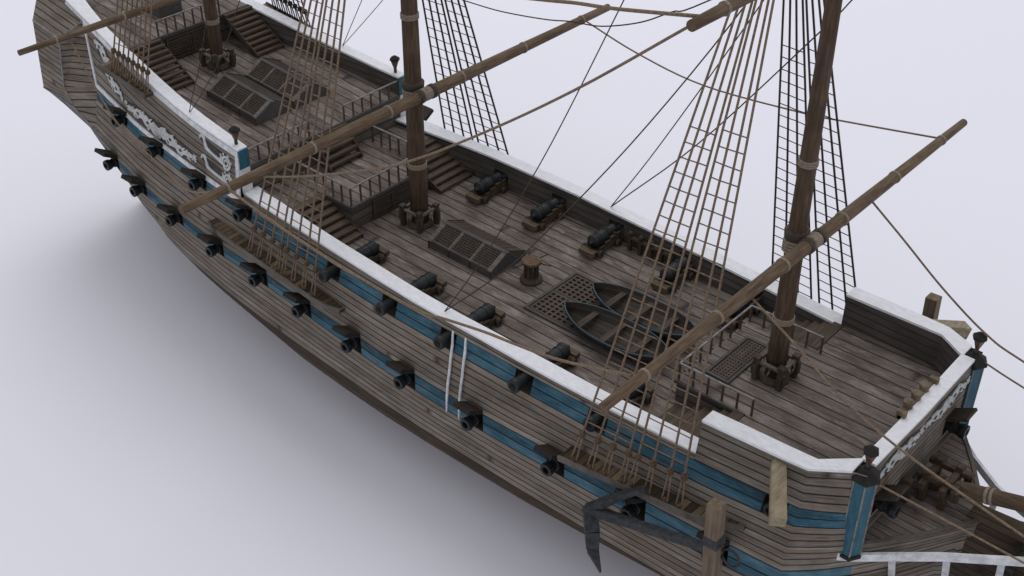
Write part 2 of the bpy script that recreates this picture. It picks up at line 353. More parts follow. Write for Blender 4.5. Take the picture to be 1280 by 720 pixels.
# upper sides (topsides) above the upper gun band
def topside(name, t, x0, x1, n, side):
    mb = MB(); X = [x for x in xs if x0 <= x <= x1] + ([x1] if x1 > 25.07 else [])
    if x1 > 25.07: X = [x for x in X if x <= 25.07] + [25.7, 26.35, x1]
    for xa, xb in zip(X[:-1], X[1:]):
        for k in range(4):
            q = []
            for x, kk in ((xa, k), (xb, k), (xb, k + 1), (xa, k + 1)):
                zt = cap(t, x, 3) - .06; zb = L(UT, x); yt = cap(t, x, 2) - .03 if x < 26.4 else cap(t, 26.35, 2) - .1; yb = yh(x, zb) if x <= 25.07 else yh(x, zb)
                f = kk / 4; q.append(((x, side * (yt + (yb - yt) * f), zt + (zb - zt) * f), (x, n * f + 11)))
            mb.face([p[0] for p in q], [p[1] for p in q], 0, True)
    return mb
for s_ in (-1, 1):
    topside('q', CAPQ, -26.3, -6.5, 8, s_).build('topside_planking', 'hull', ship)
    topside('w', CAPW, -6.5, 20.73, 1.6, s_).build('topside_planking', 'hull', ship)
    topside('f', CAPF, 20.73, 26.85, 5, s_).build('topside_planking', 'hull', ship)
# deck heights
def zq(x): return 3.02 + .078 * (-6.5 - x)
def zp(x): return 5.45 + .09 * (-17.6 - x)
def zf(x): return 1.2 + .022 * (x - 17.5)
# inner bulwarks
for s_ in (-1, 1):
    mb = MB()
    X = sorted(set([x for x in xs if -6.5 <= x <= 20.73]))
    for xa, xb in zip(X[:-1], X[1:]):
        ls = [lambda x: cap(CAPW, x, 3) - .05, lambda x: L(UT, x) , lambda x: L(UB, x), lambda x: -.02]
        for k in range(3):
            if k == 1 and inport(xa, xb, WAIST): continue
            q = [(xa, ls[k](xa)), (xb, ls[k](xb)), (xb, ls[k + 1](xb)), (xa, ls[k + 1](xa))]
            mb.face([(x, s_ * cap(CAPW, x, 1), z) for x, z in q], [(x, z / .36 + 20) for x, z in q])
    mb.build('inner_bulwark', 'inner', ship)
    mb = MB(); X = [-26.3, -24, -22, -20, -18, -17.6, -16, -14, -12, -10, -8, -6.5]
    for xa, xb in zip(X[:-1], X[1:]):
        q = [(xa, cap(CAPQ, xa, 3) - .05), (xb, cap(CAPQ, xb, 3) - .05), (xb, zq(xb) - .3), (xa, zq(xa) - .3)]
        mb.face([(x, s_ * cap(CAPQ, x, 1), z) for x, z in q], [(x, z / .36 + 20) for x, z in q])
    # forward end of the quarter bulwark
    yi, yo = cap(CAPQ, -6.5, 1), cap(CAPQ, -6.5, 2)
    mb.face([(-6.5, s_ * yi, 4.05), (-6.5, s_ * yo, 4.05), (-6.5, s_ * yo, 1.6), (-6.5, s_ * yi, 1.6)])
    mb.build('inner_bulwark', 'inner', ship)
    mb = MB(); X = [20.73, 22, 24, 25.07, 26.3]
    for xa, xb in zip(X[:-1], X[1:]):
        q = [(xa, cap(CAPF, xa, 3) - .05), (xb, cap(CAPF, xb, 3) - .05), (xb, zf(xb) - .3), (xa, zf(xa) - .3)]
        mb.face([(x, s_ * cap(CAPF, x, 1), z) for x, z in q], [(x, z / .36 + 20) for x, z in q])
    mb.face([(20.73, s_ * 5.0, 2.85), (20.73, s_ * 5.66, 2.85), (20.73, s_ * 5.72, 1.1), (20.73, s_ * 5.0, 1.1)], [(5.0, 8), (5.66, 8), (5.7, 3), (5, 3)])
    mb.build('inner_bulwark', 'inner', ship)
# port liners
for s_ in (-1, 1):
    for c, kind in [(c, 'w' if c in WAIST else 'u') for c in UPX] + [(c, 'l') for c in LOX]:
        lin = MB(); T, B = (LT, LB) if kind == 'l' else (UT, UB)
        xa, xb = c - PW, c + PW
        def din(x, z): return cap(CAPW, x, 1) if kind == 'w' else yh(x, z) - .8
        P = {}
        for x in (xa, xb):
            for nm, z in (('t', L(T, x)), ('b', L(B, x))): P[x, nm, 0] = (x, s_ * yh(x, z), z); P[x, nm, 1] = (x, s_ * din(x, z), z)
        for e in (((xa, 't'), (xb, 't')), ((xb, 't'), (xb, 'b')), ((xb, 'b'), (xa, 'b')), ((xa, 'b'), (xa, 't'))):
            lin.face([P[e[0] + (0,)], P[e[1] + (0,)], P[e[1] + (1,)], P[e[0] + (1,)]])
        if kind != 'w': lin.face([P[xa, 't', 1], P[xb, 't', 1], P[xb, 'b', 1], P[xa, 'b', 1]], mat=1)  # black back plate paints in the dark interior
        lin.build('gun_port_lining', ['dwood', 'black'], ship)
# caps (white rail tops)
def capstrip(t, x0, x1, s_, end=None):
    X = sorted(set([x0, x1] + [r[0] for r in t if x0 < r[0] < x1] + [x for x in xs if x0 < x < x1 and x <= 25.07]))
    mb = MB(); th = .11
    sec = []
    for x in X:
        yi, yo, z = cap(t, x, 1) - .03, cap(t, x, 2) + .03, cap(t, x, 3); sec.append([(x, s_ * yi, z), (x, s_ * yo, z), (x, s_ * yo, z - th), (x, s_ * yi, z - th)])
    vs = [p for q in sec for p in q]; n = len(X)
    mb.poly(vs, [(i * 4 + k, i * 4 + (k + 1) % 4, i * 4 + 4 + (k + 1) % 4, i * 4 + 4 + k) for i in range(n - 1) for k in range(4)] + [(0, 1, 2, 3), (4 * n - 4, 4 * n - 3, 4 * n - 2, 4 * n - 1)])
    return mb
for s_ in (-1, 1):
    capstrip(CAPQ, -26.3, -6.47, s_).build('rail_cap', 'white', ship)
    capstrip(CAPW, -6.5, 20.73, s_).build('rail_cap', 'white', ship)
    capstrip(CAPF, 20.73, 26.35, s_).build('rail_cap', 'white', ship)
mb = MB()
mb.prism([(26.27, -3.95, 3.22), (26.27, 0, 3.10), (26.27, 3.95, 3.22), (26.27, 3.95, 3.10), (26.27, 0, 2.98), (26.27, -3.95, 3.10)], (.55, 0, 0))
mb.build('rail_cap', 'white', ship)
# white trim frames on the quarter sides
def ytop(x, z):
    zt = cap(CAPQ, x, 3) - .06; zb = L(UT, x); yt = cap(CAPQ, x, 2) - .03; yb = yh(x, zb)
    return yt + (yb - yt) * (zt - z) / (zt - zb)
for s_ in (-1, 1):
    mb = MB(); X = [-21.6 + i * (15.05 / 20) for i in range(21)]
    def strip(f0, f1, X, th=.05):
        for xa, xb in zip(X[:-1], X[1:]):
            a = [(xa, f0(xa)), (xb, f0(xb)), (xb, f1(xb)), (xa, f1(xa))]
            o_ = [(x, s_ * (ytop(x, z) + th), z) for x, z in a]; i_ = [(x, s_ * (ytop(x, z) - .02), z) for x, z in a]
            mb.face(o_)
            for k in range(4): mb.face([o_[k], o_[(k + 1) % 4], i_[(k + 1) % 4], i_[k]])
    strip(lambda x: cap(CAPQ, x, 3) - .16, lambda x: cap(CAPQ, x, 3) - .46, [-26] + X)
    strip(lambda x: L(UT, x) + .30, lambda x: L(UT, x) + .03, X[1:])
    strip(lambda x: cap(CAPQ, x, 3) - .46, lambda x: L(UT, x) + .3, [-6.75, -6.5], .055)
    # sloping aft upright
    a = [(-21.75, cap(CAPQ, -21.75, 3) - .45), (-21.5, cap(CAPQ, -21.5, 3) - .45), (-20.75, L(UT, -20.75) + .05), (-21.0, L(UT, -21) + .05)]
    o_ = [(x, s_ * (ytop(x, z) + .06), z) for x, z in a]; i_ = [(x, s_ * (ytop(x, z) - .02), z) for x, z in a]
    mb.face(o_)
    for k in range(4): mb.face([o_[k], o_[(k + 1) % 4], i_[(k + 1) % 4], i_[k]])
    mb.build('white_trim', 'whiteside', ship)
    # painted end of the quarter bulwark: blue above, white below
    mb = MB(); mb.box((-6.47, s_ * 5.37, 3.53), (.08, .56, 1.0)); mb.build('end_post', 'bluepaint', ship)
    mb = MB(); mb.box((-6.47, s_ * 5.40, 2.36), (.07, .60, 1.3)); mb.build('end_post', 'whiteside', ship)
# ------------------------------------------------------------------ decks
def deckmesh(X, yl, zfun, name, mat='deck', pw=.62, yr=None):
    mb = MB()
    for xa, xb in zip(X[:-1], X[1:]):
        ya, yb = yl(xa), yl(xb); za, zb = zfun(xa), zfun(xb); ra, rb = (-ya, -yb) if yr is None else (yr(xa), yr(xb))
        q = [(xa, ra, za), (xb, rb, zb), (xb, yb, zb), (xa, ya, za)]
        mb.face(q, [(p[0], p[1] / pw + 30.5) for p in q])
    return mb.build(name, mat, ship)
fr = lambda a, b, n: [a + (b - a) * i / n for i in range(n + 1)]
deckmesh([x for x in fr(-6.5, 20.9, 20)], lambda x: cap(CAPW, x, 1) + .02, lambda x: 0, 'waist_deck')
deckmesh(fr(-6.5, -4.05, 4), lambda x: cap(CAPW, x, 1) + .02, lambda x: 1.35, 'half_deck')
deckmesh(fr(-4.05, -1.96, 2), lambda x: 2.65, lambda x: 1.35, 'half_deck')
deckmesh(fr(-17.65, -6.5, 12), lambda x: cap(CAPQ, x, 1) + .02, zq, 'quarter_deck')
deckmesh(fr(-26.3, -17.6, 8), lambda x: cap(CAPQ, x, 1) + .02, zp, 'poop_deck')
deckmesh(fr(17.6, 20.9, 4), lambda x: 2.7, zf, 'fore_deck')
deckmesh(fr(20.9, 26.3, 6), lambda x: cap(CAPF, x, 1) + .02, zf, 'fore_deck')
mb = MB()
for i in range(14):
    y = -2.6 + .4 * i; e = random.uniform(.0, .24)
    mb.box((17.6 - e / 2, y, zf(17.6) - .045), (e + .02, .36, .09))
each(mb, 'plank_end', 'frame', ship)
# partitions between deck levels
def wall(p0, p1, z0, z1, name='partition', mat='face'):
    mb = MB(); ln = (Vector(p1) - Vector(p0)).length
    mb.face([(p0[0], p0[1], z0), (p1[0], p1[1], z0), (p1[0], p1[1], z1), (p0[0], p0[1], z1)], [(0, z0 / .45 + 9), (ln, z0 / .45 + 9), (ln, z1 / .45 + 9), (0, z1 / .45 + 9)])
    return mb.build(name, mat, ship)
wall((-1.96, -2.65), (-1.96, 2.65), 0, 1.34)
for s_ in (-1, 1):
    wall((-4.05, s_ * 2.65), (-1.96, s_ * 2.65), 0, 1.34)
    wall((17.62, s_ * 2.7), (20.9, s_ * 2.7), 0, 1.2)
    wall((-17.62, s_ * 2.03), (-17.62, s_ * 4.05), 3.5, 5.44)
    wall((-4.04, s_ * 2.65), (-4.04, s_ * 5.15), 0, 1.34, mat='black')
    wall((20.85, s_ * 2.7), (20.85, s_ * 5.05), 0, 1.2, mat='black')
wall((-6.52, -5.2), (-6.52, 5.2), 1.3, 3.0)
wall((-17.62, -2.05), (-17.62, 2.05), 3.5, 5.44)
wall((17.62, -2.7), (17.62, 2.7), 0, 1.15)
# edge mouldings of the raised decks
mb = MB()
mb.box((-1.93, 0, 1.30), (.14, 5.42, .16)); mb.box((-3.0, -2.68, 1.30), (2.1, .12, .16)); mb.box((-3.0, 2.68, 1.30), (2.1, .12, .16))
mb.box((-17.58, 0, 5.42), (.16, 8.0, .16)); mb.box((-6.46, 0, 2.98), (.14, 10.2, .14))
mb.box((19.2, -2.72, 1.17), (3.3, .12, .14)); mb.box((19.2, 2.72, 1.17), (3.3, .12, .14))
each(mb, 'deck_edge_moulding', 'hside', ship)
# ------------------------------------------------------------------ gratings
def grating(name, x0, x1, y0, y1, z, nx, ny, px, py, tilt=None, fw=.14, bw=.10, frame='hside', bar='grate', th=.07):
    """panels px by py, each nx by ny holes; flat lattice with a dark bed"""
    root = MB(); root.beam((x0, y0 + fw / 2, z), (x1, y0 + fw / 2, z), fw, th + .05); root.beam((x0, y1 - fw / 2, z), (x1, y1 - fw / 2, z), fw, th + .05)
    root.beam((x0 + fw / 2, y0 + fw, z), (x0 + fw / 2, y1 - fw, z), fw, th + .05); root.beam((x1 - fw / 2, y0 + fw, z), (x1 - fw / 2, y1 - fw, z), fw, th + .05)
    a, b = root, MB(); Wx, Wy = (x1 - x0 - 2 * fw) / px, (y1 - y0 - 2 * fw) / py
    for i in range(px):
        for j in range(py):
            u0, v0 = x0 + fw + Wx * i + .05, y0 + fw + Wy * j + .05; du, dv = Wx - .1, Wy - .1
            hx, hy = (du - (nx + 1) * bw) / nx, (dv - (ny + 1) * bw) / ny
            for k in range(nx + 1): X = u0 + bw / 2 + k * (hx + bw); b.beam((X, v0, z), (X, v0 + dv, z), bw, th)
            for k in range(ny + 1): Y = v0 + bw / 2 + k * (hy + bw); b.beam((u0, Y, z + .003), (u0 + du, Y, z + .003), bw, th)
    for i in range(1, px): a.beam((x0 + fw + Wx * i, y0 + fw, z - .01), (x0 + fw + Wx * i, y1 - fw, z - .01), .12, th)
    for j in range(1, py): a.beam((x0 + fw, y0 + fw + Wy * j, z - .02), (x1 - fw, y0 + fw + Wy * j, z - .02), .12, th)
    bed = MB(); bed.face([(x0, y0, z - .035), (x1, y0, z - .035), (x1, y1, z - .035), (x0, y1, z - .035)])  # black sheet painted in as the shaded pit below
    return a, b, bed
def put_grating(name, *a_, **k):
    a, b, bed = grating(name, *a_, **k)
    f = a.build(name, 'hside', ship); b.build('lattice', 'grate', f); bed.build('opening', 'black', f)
put_grating('deck_grating', 8.66, 15.6, -1.93, 1.86, .05, 7, 6, 3, 2)
put_grating('deck_grating', 18.2, 19.35, -1.6, 1.55, zf(18.8) + .05, 5, 7, 1, 2, fw=.12, bw=.09)
def vgrate(x, y0, y1, z0, z1, nz, ny, py):
    f = MB(); f.box((x, (y0 + y1) / 2, z0 + .05), (.10, y1 - y0, .10)); f.box((x, (y0 + y1) / 2, z1 - .05), (.10, y1 - y0, .10))
    for k in range(py + 1): f.box((x - .005, y0 + .05 + (y1 - y0 - .1) * k / py, (z0 + z1) / 2), (.10, .1, z1 - z0 - .2))
    o = f.build('partition_grating', 'dwood', ship)
    b = MB(); W = (y1 - y0 - .1) / py
    for p in range(py):
        for k in range(1, ny + 1): b.box((x - .02, y0 + .05 + W * p + W * k / (ny + 1), (z0 + z1) / 2), (.05, .055, z1 - z0 - .2))
    for k in range(1, nz + 1): b.box((x - .018, (y0 + y1) / 2, z0 + .1 + (z1 - z0 - .2) * k / (nz + 1)), (.05, y1 - y0 - .2, .055))
    b.build('lattice', 'lattice', o)
    b = MB(); b.box((x - .06, (y0 + y1) / 2, (z0 + z1) / 2), (.03, y1 - y0 - .1, z1 - z0 - .1)); b.build('opening', 'black', o)  # last box is black, painting in the shade behind the lattice
vgrate(-1.88, -1.32, 1.32, .06, 1.14, 5, 8, 2)
vgrate(-17.52, -1.75, 1.75, 3.98, 5.25, 6, 11, 2)
# ------------------------------------------------------------------ stairs
def stairs(x0, z0, x1, z1, y0, y1, n, open_=True):
    """rises from (x0,z0) to (x1,z1)"""
    sgn = 1 if x1 > x0 else -1; root = MB(); st = MB(); dx, dz = (x1 - x0) / n, (z1 - z0) / n
    for k in range(n):
        X = x0 + dx * (k + .5); Z = z0 + dz * (k + .75)
        root.box((X, (y0 + y1) / 2, Z), (abs(dx) * 1.02, y1 - y0, .13))
    o = holder('stairs'); each(root, 'tread', 'tread', o)
    for y in (y0 + .03, y1 - .03): st.beam((x0, y, z0 + .02), (x1, y, z1 - .12), .07, .34)
    each(st, 'stringer', 'dwood', o)
    r = MB()
    for k in range(n): r.box((x0 + dx * (k + 1.0), (y0 + y1) / 2, z0 + dz * (k + .3)), (.03, y1 - y0 - .14, dz * 1.0))
    each(r, 'riser', 'dwood', o)
for s_ in (-1, 1):
    a, b = sorted((s_ * 2.72, s_ * 5.1)); stairs(-1.15, 0, -4.1, 1.35, a, b, 7)
    a, b = sorted((s_ * 2.15, s_ * 4.05)); stairs(-14.75, 3.66, -17.6, 5.45, a, b, 9)
    a, b = sorted((s_ * 2.80, s_ * 5.0)); stairs(17.8, 0, 20.85, 1.24, a, b, 7)
stairs(-5.25, 1.35, -6.5, 3.0, -1.12, 1.12, 5)
# ------------------------------------------------------------------ railings
def railing(p0, p1, h, n, name='railing', skip=()):
    p0, p1 = Vector(p0), Vector(p1); mb = MB()
    up = Vector((0, 0, 1)); mb.beam(p0 + up * h, p1 + up * h, .08, .055)
    o = mb.build(name, 'rail', ship)
    b = MB()
    for i in range(n + 1):
        if i in skip: continue
        q = p0 + (p1 - p0) * i / n; b.beam(q, q + up * (h - .03), .075, .075, up=(1, 0, 0))
    each(b, 'baluster', 'balus', o)
railing((-2.02, -2.58, 1.38), (-2.02, 2.58, 1.38), .98, 8)
for s_ in (-1, 1):
    railing((-2.02, s_ * 2.58, 1.38), (-6.0, s_ * 2.58, 1.38), .975, 6, skip=(0,))
    railing((-6.55, s_ * 5.05, zq(-6.5)), (-6.55, s_ * 1.2, zq(-6.5)), .85, 6)
    railing((17.65, s_ * 2.62, 1.22), (21.1, s_ * 2.62, 1.28), .835, 5, skip=(0,))
railing((-17.66, -2.05, 5.45), (-17.66, 2.05, 5.45), .92, 7)
railing((17.65, -2.62, 1.22), (17.65, 2.62, 1.22), .84, 7)
# ------------------------------------------------------------------ gabled hatches
def hatch(x0, x1, yc, hw, b0, b1, e0, e1, r0, r1, n=3):
    """b,e,r = base, eave, ridge heights at x0 and x1"""
    E = lambda x, t: t[0] + (t[1] - t[0]) * (x - x0) / (x1 - x0)
    bb, ee, rr_ = (b0, b1), (e0, e1), (r0, r1)
    mb = MB(); sec = []
    ys = [(-hw, bb), (-hw, ee), (-.10, rr_), (.10, rr_), (hw, ee), (hw, bb)]
    for x in (x0, x1): sec += [(x, yc + y, E(x, t)) for y, t in ys]
    mb.poly(sec, [(i, i + 1, i + 7, i + 6) for i in range(5)] + [(0, 1, 2, 3, 4, 5), (6, 7, 8, 9, 10, 11)])
    o = mb.build('hatch', 'hside', ship, bevel=.02)
    # frame bars and dark lattice panels on both slopes
    fb = MB(); lt = MB(); pn = MB(); sl = MB(); w_ = (x1 - x0) / n
    for sd in (-1, 1):
        def pt(x, f, up): # f 0 at eave, 1 at ridge
            a, b = E(x, ee), E(x, rr_); y = yc + sd * (hw + (.10 - hw) * f); s = Vector((0, sd * (rr_[0] - ee[0]), hw)).normalized()
            return Vector((x, y, a + (b - a) * f)) + s * up
        if sd > 0:
            m_ = int((x1 - x0) / .16)
            for i in range(m_):
                a = x0 + (x1 - x0) * i / m_; b = x0 + (x1 - x0) * (i + 1) / m_ - .02; u = .012 + .012 * (i % 2)
                sl.face([pt(a, .03, u), pt(b, .03, u), pt(b, .97, u), pt(a, .97, u)])
            for e in (.06, -.06): xx = (x0 if e > 0 else x1) + e; fb.beam(pt(xx, .02, .03), pt(xx, .98, .03), .12, .06, up=(0, sd * .5, 1), mat=1)
            continue
        for i in range(n + 1):
            ww = .24 if i in (0, n) else .10
            xx = x0 + w_ * i + (ww / 2 if i == 0 else -ww / 2 if i == n else 0)
            fb.beam(pt(xx, 0, .03), pt(xx, 1, .03), ww, .07, up=(0, sd * .5, 1), mat=0 if i in (0, n) else 0)
        fb.beam(pt(x0 + .24, .05, .028), pt(x1 - .24, .05, .028), .12, .06, mat=2); fb.beam(pt(x0, .99, .03), pt(x1, .99, .03), .10, .06, mat=2)
        for i in range(n):
            xa, xb = x0 + w_ * i + (.26 if i == 0 else .10), x0 + w_ * (i + 1) - (.26 if i == n - 1 else .10)
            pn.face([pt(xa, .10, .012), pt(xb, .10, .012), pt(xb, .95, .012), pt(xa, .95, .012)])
            for k in range(0, 9): x = xa + (xb - xa) * k / 8; q_ = .055 if k in (0, 8) else .03; lt.beam(pt(x, .1, .03), pt(x, .94, .03), q_, .03)
            for k in range(0, 9): q_ = .055 if k in (0, 8) else .03; lt.beam(pt(xa, .1 + .84 * k / 8, .032), pt(xb, .1 + .84 * k / 8, .032), q_, .03)
    for i in range(n + 1):
        x = x0 + w_ * i + (.05 if i == 0 else -.05 if i == n else 0)
        for sd in (-1, 1): fb.beam((x, yc + sd * (hw + .015), E(x, bb)), (x, yc + sd * (hw + .015), E(x, ee)), .08, .05, up=(1, 0, 0), mat=1)
    each(fb, 'hatch_frame', ['frame', 'dwood', 'hside'], o); sl.build('boarded_slope', 'slope', o); lt.build('lattice', 'lattice', o); pn.build('panel', 'black', o)  # black panels paint in the shade under the lattice
hatch(1.88, 6.03, 0, 1.22, 0, 0, .38, .38, .90, .90)
for s_ in (-1, 1):
    hatch(-13.2, -9.15, s_ * 1.27, 1.20, zq(-13.2) - .02, zq(-9.15) - .02, 3.88, 3.60, 4.44, 4.15)
mb = MB(); mb.box((-19.95, 0, 5.95), (1.3, 1.5, .85)); mb.box((-19.95, 0, 6.41), (1.4, 1.6, .08)); mb.build('poop_skylight', 'hside', ship, bevel=.02)
# ------------------------------------------------------------------ capstan
mb = MB(); mb.lathe((7.45, 0, 0), [(.54, 0), (.55, .08), (.52, .18), (.31, .2), (.29, .3), (.28, .85), (.31, .95)], 18)
cp = mb.build('capstan', 'dwood', ship)
mb = MB()
for k in range(10): a = k * math.pi / 5; mb.box((7.45 + .30 * math.cos(a), .30 * math.sin(a), .58), (.10, .07, .68), Matrix.Rotation(a, 3, 'Z'))
each(mb, 'whelp', 'dwood', cp)
mb = MB(); mb.lathe((7.45, 0, .95), [(.44, 0), (.48, .05), (.48, .16), (.44, .2)], 20); mb.build('drumhead', 'copper', cp)
mb = MB()
for k in range(6): a = k * math.pi / 3 + .3; mb.tube([(7.45 + .5 * math.cos(a), .5 * math.sin(a), 1.07), (7.45 + 1.0 * math.cos(a), 1.0 * math.sin(a), 1.07)], .028, 6)
each(mb, 'capstan_bar', 'iron', cp)
# ------------------------------------------------------------------ masts, yards, bands
def mast(x, z0, r0, z1, r1, bands, collar):
    mb = MB(); mb.tube([(x, 0, z0 + (z1 - z0) * i / 10) for i in range(11)], [r0 + (r1 - r0) * i / 10 for i in range(11)], 20); o = mb.build('mast', 'mast', ship)
    R_ = lambda z: r0 + (r1 - r0) * (z - z0) / (z1 - z0)
    for z in bands:
        mb = MB()
        for k in range(3): mb.lathe((x, 0, z - .1 + k * .09), [(R_(z) + .0, -.05), (R_(z) + .05, -.03), (R_(z) + .05, .03), (R_(z), .05)], 20)
        mb.build('rope_band', 'band', o)
    if collar:
        mb = MB(); mb.lathe((x, 0, collar + .25), [(R_(collar), -.2), (R_(collar) + .10, -.18), (R_(collar) + .13, .12), (R_(collar), .2)], 20); mb.build('mast_collar', 'dwood', o)
        mb = MB()
        for k in range(4): mb.tube([(x + (R_(collar) + .06) * math.cos(a / 10 * math.pi * 2) * 1.02, (R_(collar) + .06) * math.sin(a / 10 * math.pi * 2), collar - .45 + k * .14 + .05 * math.cos(a / 10 * math.pi * 2)) for a in range(11)], .07, 6)
        mb.build('rope_band', 'band', o)
    return o
mast(0.08, 0, .46, 27, .27, (3.45, 11.1, 15.5), 7.45)
mast(20.5, 1.2, .42, 26, .20, (4.3, 11.3), 8.0)
mast(-15.45, 3.6, .37, 23, .2, (6.4,), 0)
def yard(x, z, half, rc, re, bands, wide=True):
    mb = MB(); n = 16; mb.tube([(x, -half + 2 * half * i / n, z) for i in range(n + 1)], [re + (rc - re) * (1 - abs(2 * i / n - 1) ** 1.4) for i in range(n + 1)], 16); o = mb.build('yard', 'yard', ship)
    R_ = lambda y: re + (rc - re) * (1 - abs(y / half) ** 1.4)
    for y in bands:
        mb = MB(); wd = .06 if y else .28
        mb.lathe((x, y, z), [(R_(y), -wd), (R_(y) + .035, -wd * .8), (R_(y) + .035, wd * .8), (R_(y), wd)], 16, ax='Y'); mb.build('rope_band', 'band', o)
    if wide:
        mb = MB()
        for e in (-.42, .42): mb.lathe((x, e, z), [(R_(0), -.13), (R_(0) + .06, -.1), (R_(0) + .06, .1), (R_(0), .13)], 16, ax='Y')
        each(mb, 'sling_cleat', 'dwood', o)
    return o
yard(.88, 7.44, 13.66, .29, .19, (-11.41, -6.85, -2.38, 0, 2.38, 6.85, 11.41))
yard(21.2, 8.17, 12.55, .27, .17, (-10.4, -6.3, -2.1, 0, 2.1, 6.3, 10.4))
yard(-14.9, 8.52, 11.25, .22, .14, (-9.3, -5.5, -1.9, 1.9, 5.5, 9.3), False)
yard(21.2, 19.75, 9.5, .24, .17, (-7.9, -4, 4, 7.9), False)
# fife rails round the masts
def fife(x, z, r=.58, h=1.08):
    o = holder('fife_rail'); mb = MB()
    for a, b in ((-1, -1), (1, -1), (1, 1), (-1, 1)):
        mb.box((x + a * r, b * r, z + h / 2), (.24, .24, h)); mb.box((x + a * r, b * r, z + h + .03), (.30, .30, .09)); mb.box((x + a * (r + .13), b * (r + .02), z + h * .5), (.12, .2, h * .55)); mb.box((x + a * (r + .02), b * (r + .13), z + h * .5), (.2, .12, h * .45))
    each(mb, 'post', 'dwood', o, .015, 4)
    mb = MB()
    for a in (-1, 1): mb.box((x + a * r, 0, z + h * .85), (.15, 2 * r - .2, .13)); mb.box((x, a * r, z + h * .85), (2 * r - .2, .15, .13))
    each(mb, 'crossbar', 'frame', o, .015)
    mb = MB(); mb.lathe((x, 0, z), [(.66, 0), (.66, .10), (.56, .22), (.47, .26)], 12, smooth=False); mb.build('mast_coat', 'dwood', o)
    mb = MB()
    for k in range(6):
        a = k * 1.05 + .4; cx_, cy_ = x + .60 * math.cos(a), .60 * math.sin(a)
        mb.tube([(cx_ + .12 * math.cos(t * 1.05), cy_ + .12 * math.sin(t * 1.05), z + h * .62 + .26 * math.sin(t * 1.05)) for t in range(7)], .035, 6)
    each(mb, 'coiled_rope', 'rope', o)
fife(.08, 0); fife(20.5, zf(20.5), .56); fife(-15.45, zq(-15.45), .55, .95)
# ------------------------------------------------------------------ bowsprit, bitts, beak
mb = MB(); mb.tube([(27.2, 0, -.08), (29, 0, .49), (33, 0, 1.75), (44, 0, 5.2)], [.31, .30, .28, .18], 18); bs = mb.build('bowsprit', 'sprit', ship)
for xx in (29.72, 29.9):
    mb = MB(); mb.tube([(xx - .06, 0, .49 + (xx - 29.06) * .315), (xx + .06, 0, .49 + (xx - 28.94) * .315)], .335, 16); mb.build('rope_band', 'band', bs)
def bp(p): return p
mb = MB()
for y in (-.5, .5):
    mb.beam((27.55, y, -.5), (27.55, y, .95), .30, .30, up=(1, 0, 0)); mb.beam((28.35, y, -.5), (28.35, y, 1.0), .26, .26, up=(1, 0, 0))
mb.beam((27.55, -1.0, .52), (27.55, 1.0, .52), .28, .28); mb.beam((28.35, -.95, .62), (28.35, .95, .62), .26, .26)
mb.beam((27.2, -.5, .66), (28.8, -.5, .72), .24, .24); mb.beam((27.2, .5, .66), (28.8, .5, .72), .24, .24)
mb.box((27.1, -1.05, .1), (.35, .3, 1.1)); mb.box((28.75, .62, .55), (.3, .3, .35)); mb.box((28.75, -.62, .5), (.3, .3, .5))
each(mb, 'bowsprit_bitt', 'carr', ship, .03)
# beak deck
mb = MB(); X = [26.8, 27.3, 27.8, 28.3, 28.8, 29.2, 29.5, 29.74]
for xa, xb in zip(X[:-1], X[1:]):
    q = [(xa, -yh(xa, -.5), -.5), (xb, -yh(xb, -.5), -.5), (xb, yh(xb, -.5), -.5), (xa, yh(xa, -.5), -.5)]
    mb.face(q, [(p[0], p[1] / .36 + 30.5) for p in q])
mb.build('beak_deck', 'deck', ship)
for s_ in (-1, 1):
    mb = MB()
    for xa, xb in zip(X[:-1], X[1:]): mb.beam((xa, s_ * (yh(xa, -.5) - .06), -.47), (xb, s_ * (yh(xb, -.5) - .06), -.47), .16, .10)
    mb.build('waterway_plank', 'face', ship)
# forecastle front bulwark, with two ports
mb = MB(); zt = lambda y: 3.0 + .03 * abs(y)
holes = [(-3.25, -2.45), (2.45, 3.25)]; ysn = [-4.45, -3.25, -2.45, 0, 2.45, 3.25, 4.45]
for a, b in zip(ysn[:-1], ysn[1:]):
    for z0, z1 in ((-.5, .2), (.2, 1.0), (1.0, 2.98)):
        if (a, b) in holes and z0 == .2: continue
        xx = lambda z: 26.78 + (.12 if z < 1.5 else 0.0)
        q = [(26.80, a, z0), (26.80, b, z0), (26.80, b, z1), (26.80, a, z1)]
        mb.face(q, [(p[1], p[2] / .3 + 20) for p in q])
mb.face([(26.25, -4, zf(26.2) - .1), (26.25, 4, zf(26.2) - .1), (26.25, 4, 3.1), (26.25, -4, 3.1)], [(-4, 4), (4, 4), (4, 9), (-4, 9)])
mb.build('front_bulwark', 'hull', ship)
for a, b in holes:
    mb = MB()
    for q in ([(26.8, a, .2), (26.8, b, .2), (26.1, b, .2), (26.1, a, .2)], [(26.8, a, 1), (26.8, b, 1), (26.1, b, 1), (26.1, a, 1)], [(26.8, a, .2), (26.8, a, 1), (26.1, a, 1), (26.1, a, .2)], [(26.8, b, .2), (26.8, b, 1), (26.1, b, 1), (26.1, b, .2)], [(26.1, a, .2), (26.1, b, .2), (26.1, b, 1), (26.1, a, 1)]): mb.face(q)
    mb.build('gun_port_lining', 'black', ship)  # recess coloured black for the shade inside the port
mb = MB(); mb.beam((26.86, -4.2, -.1), (26.86, 4.2, -.1), .14, .2); mb.build('ledge', 'face', ship)
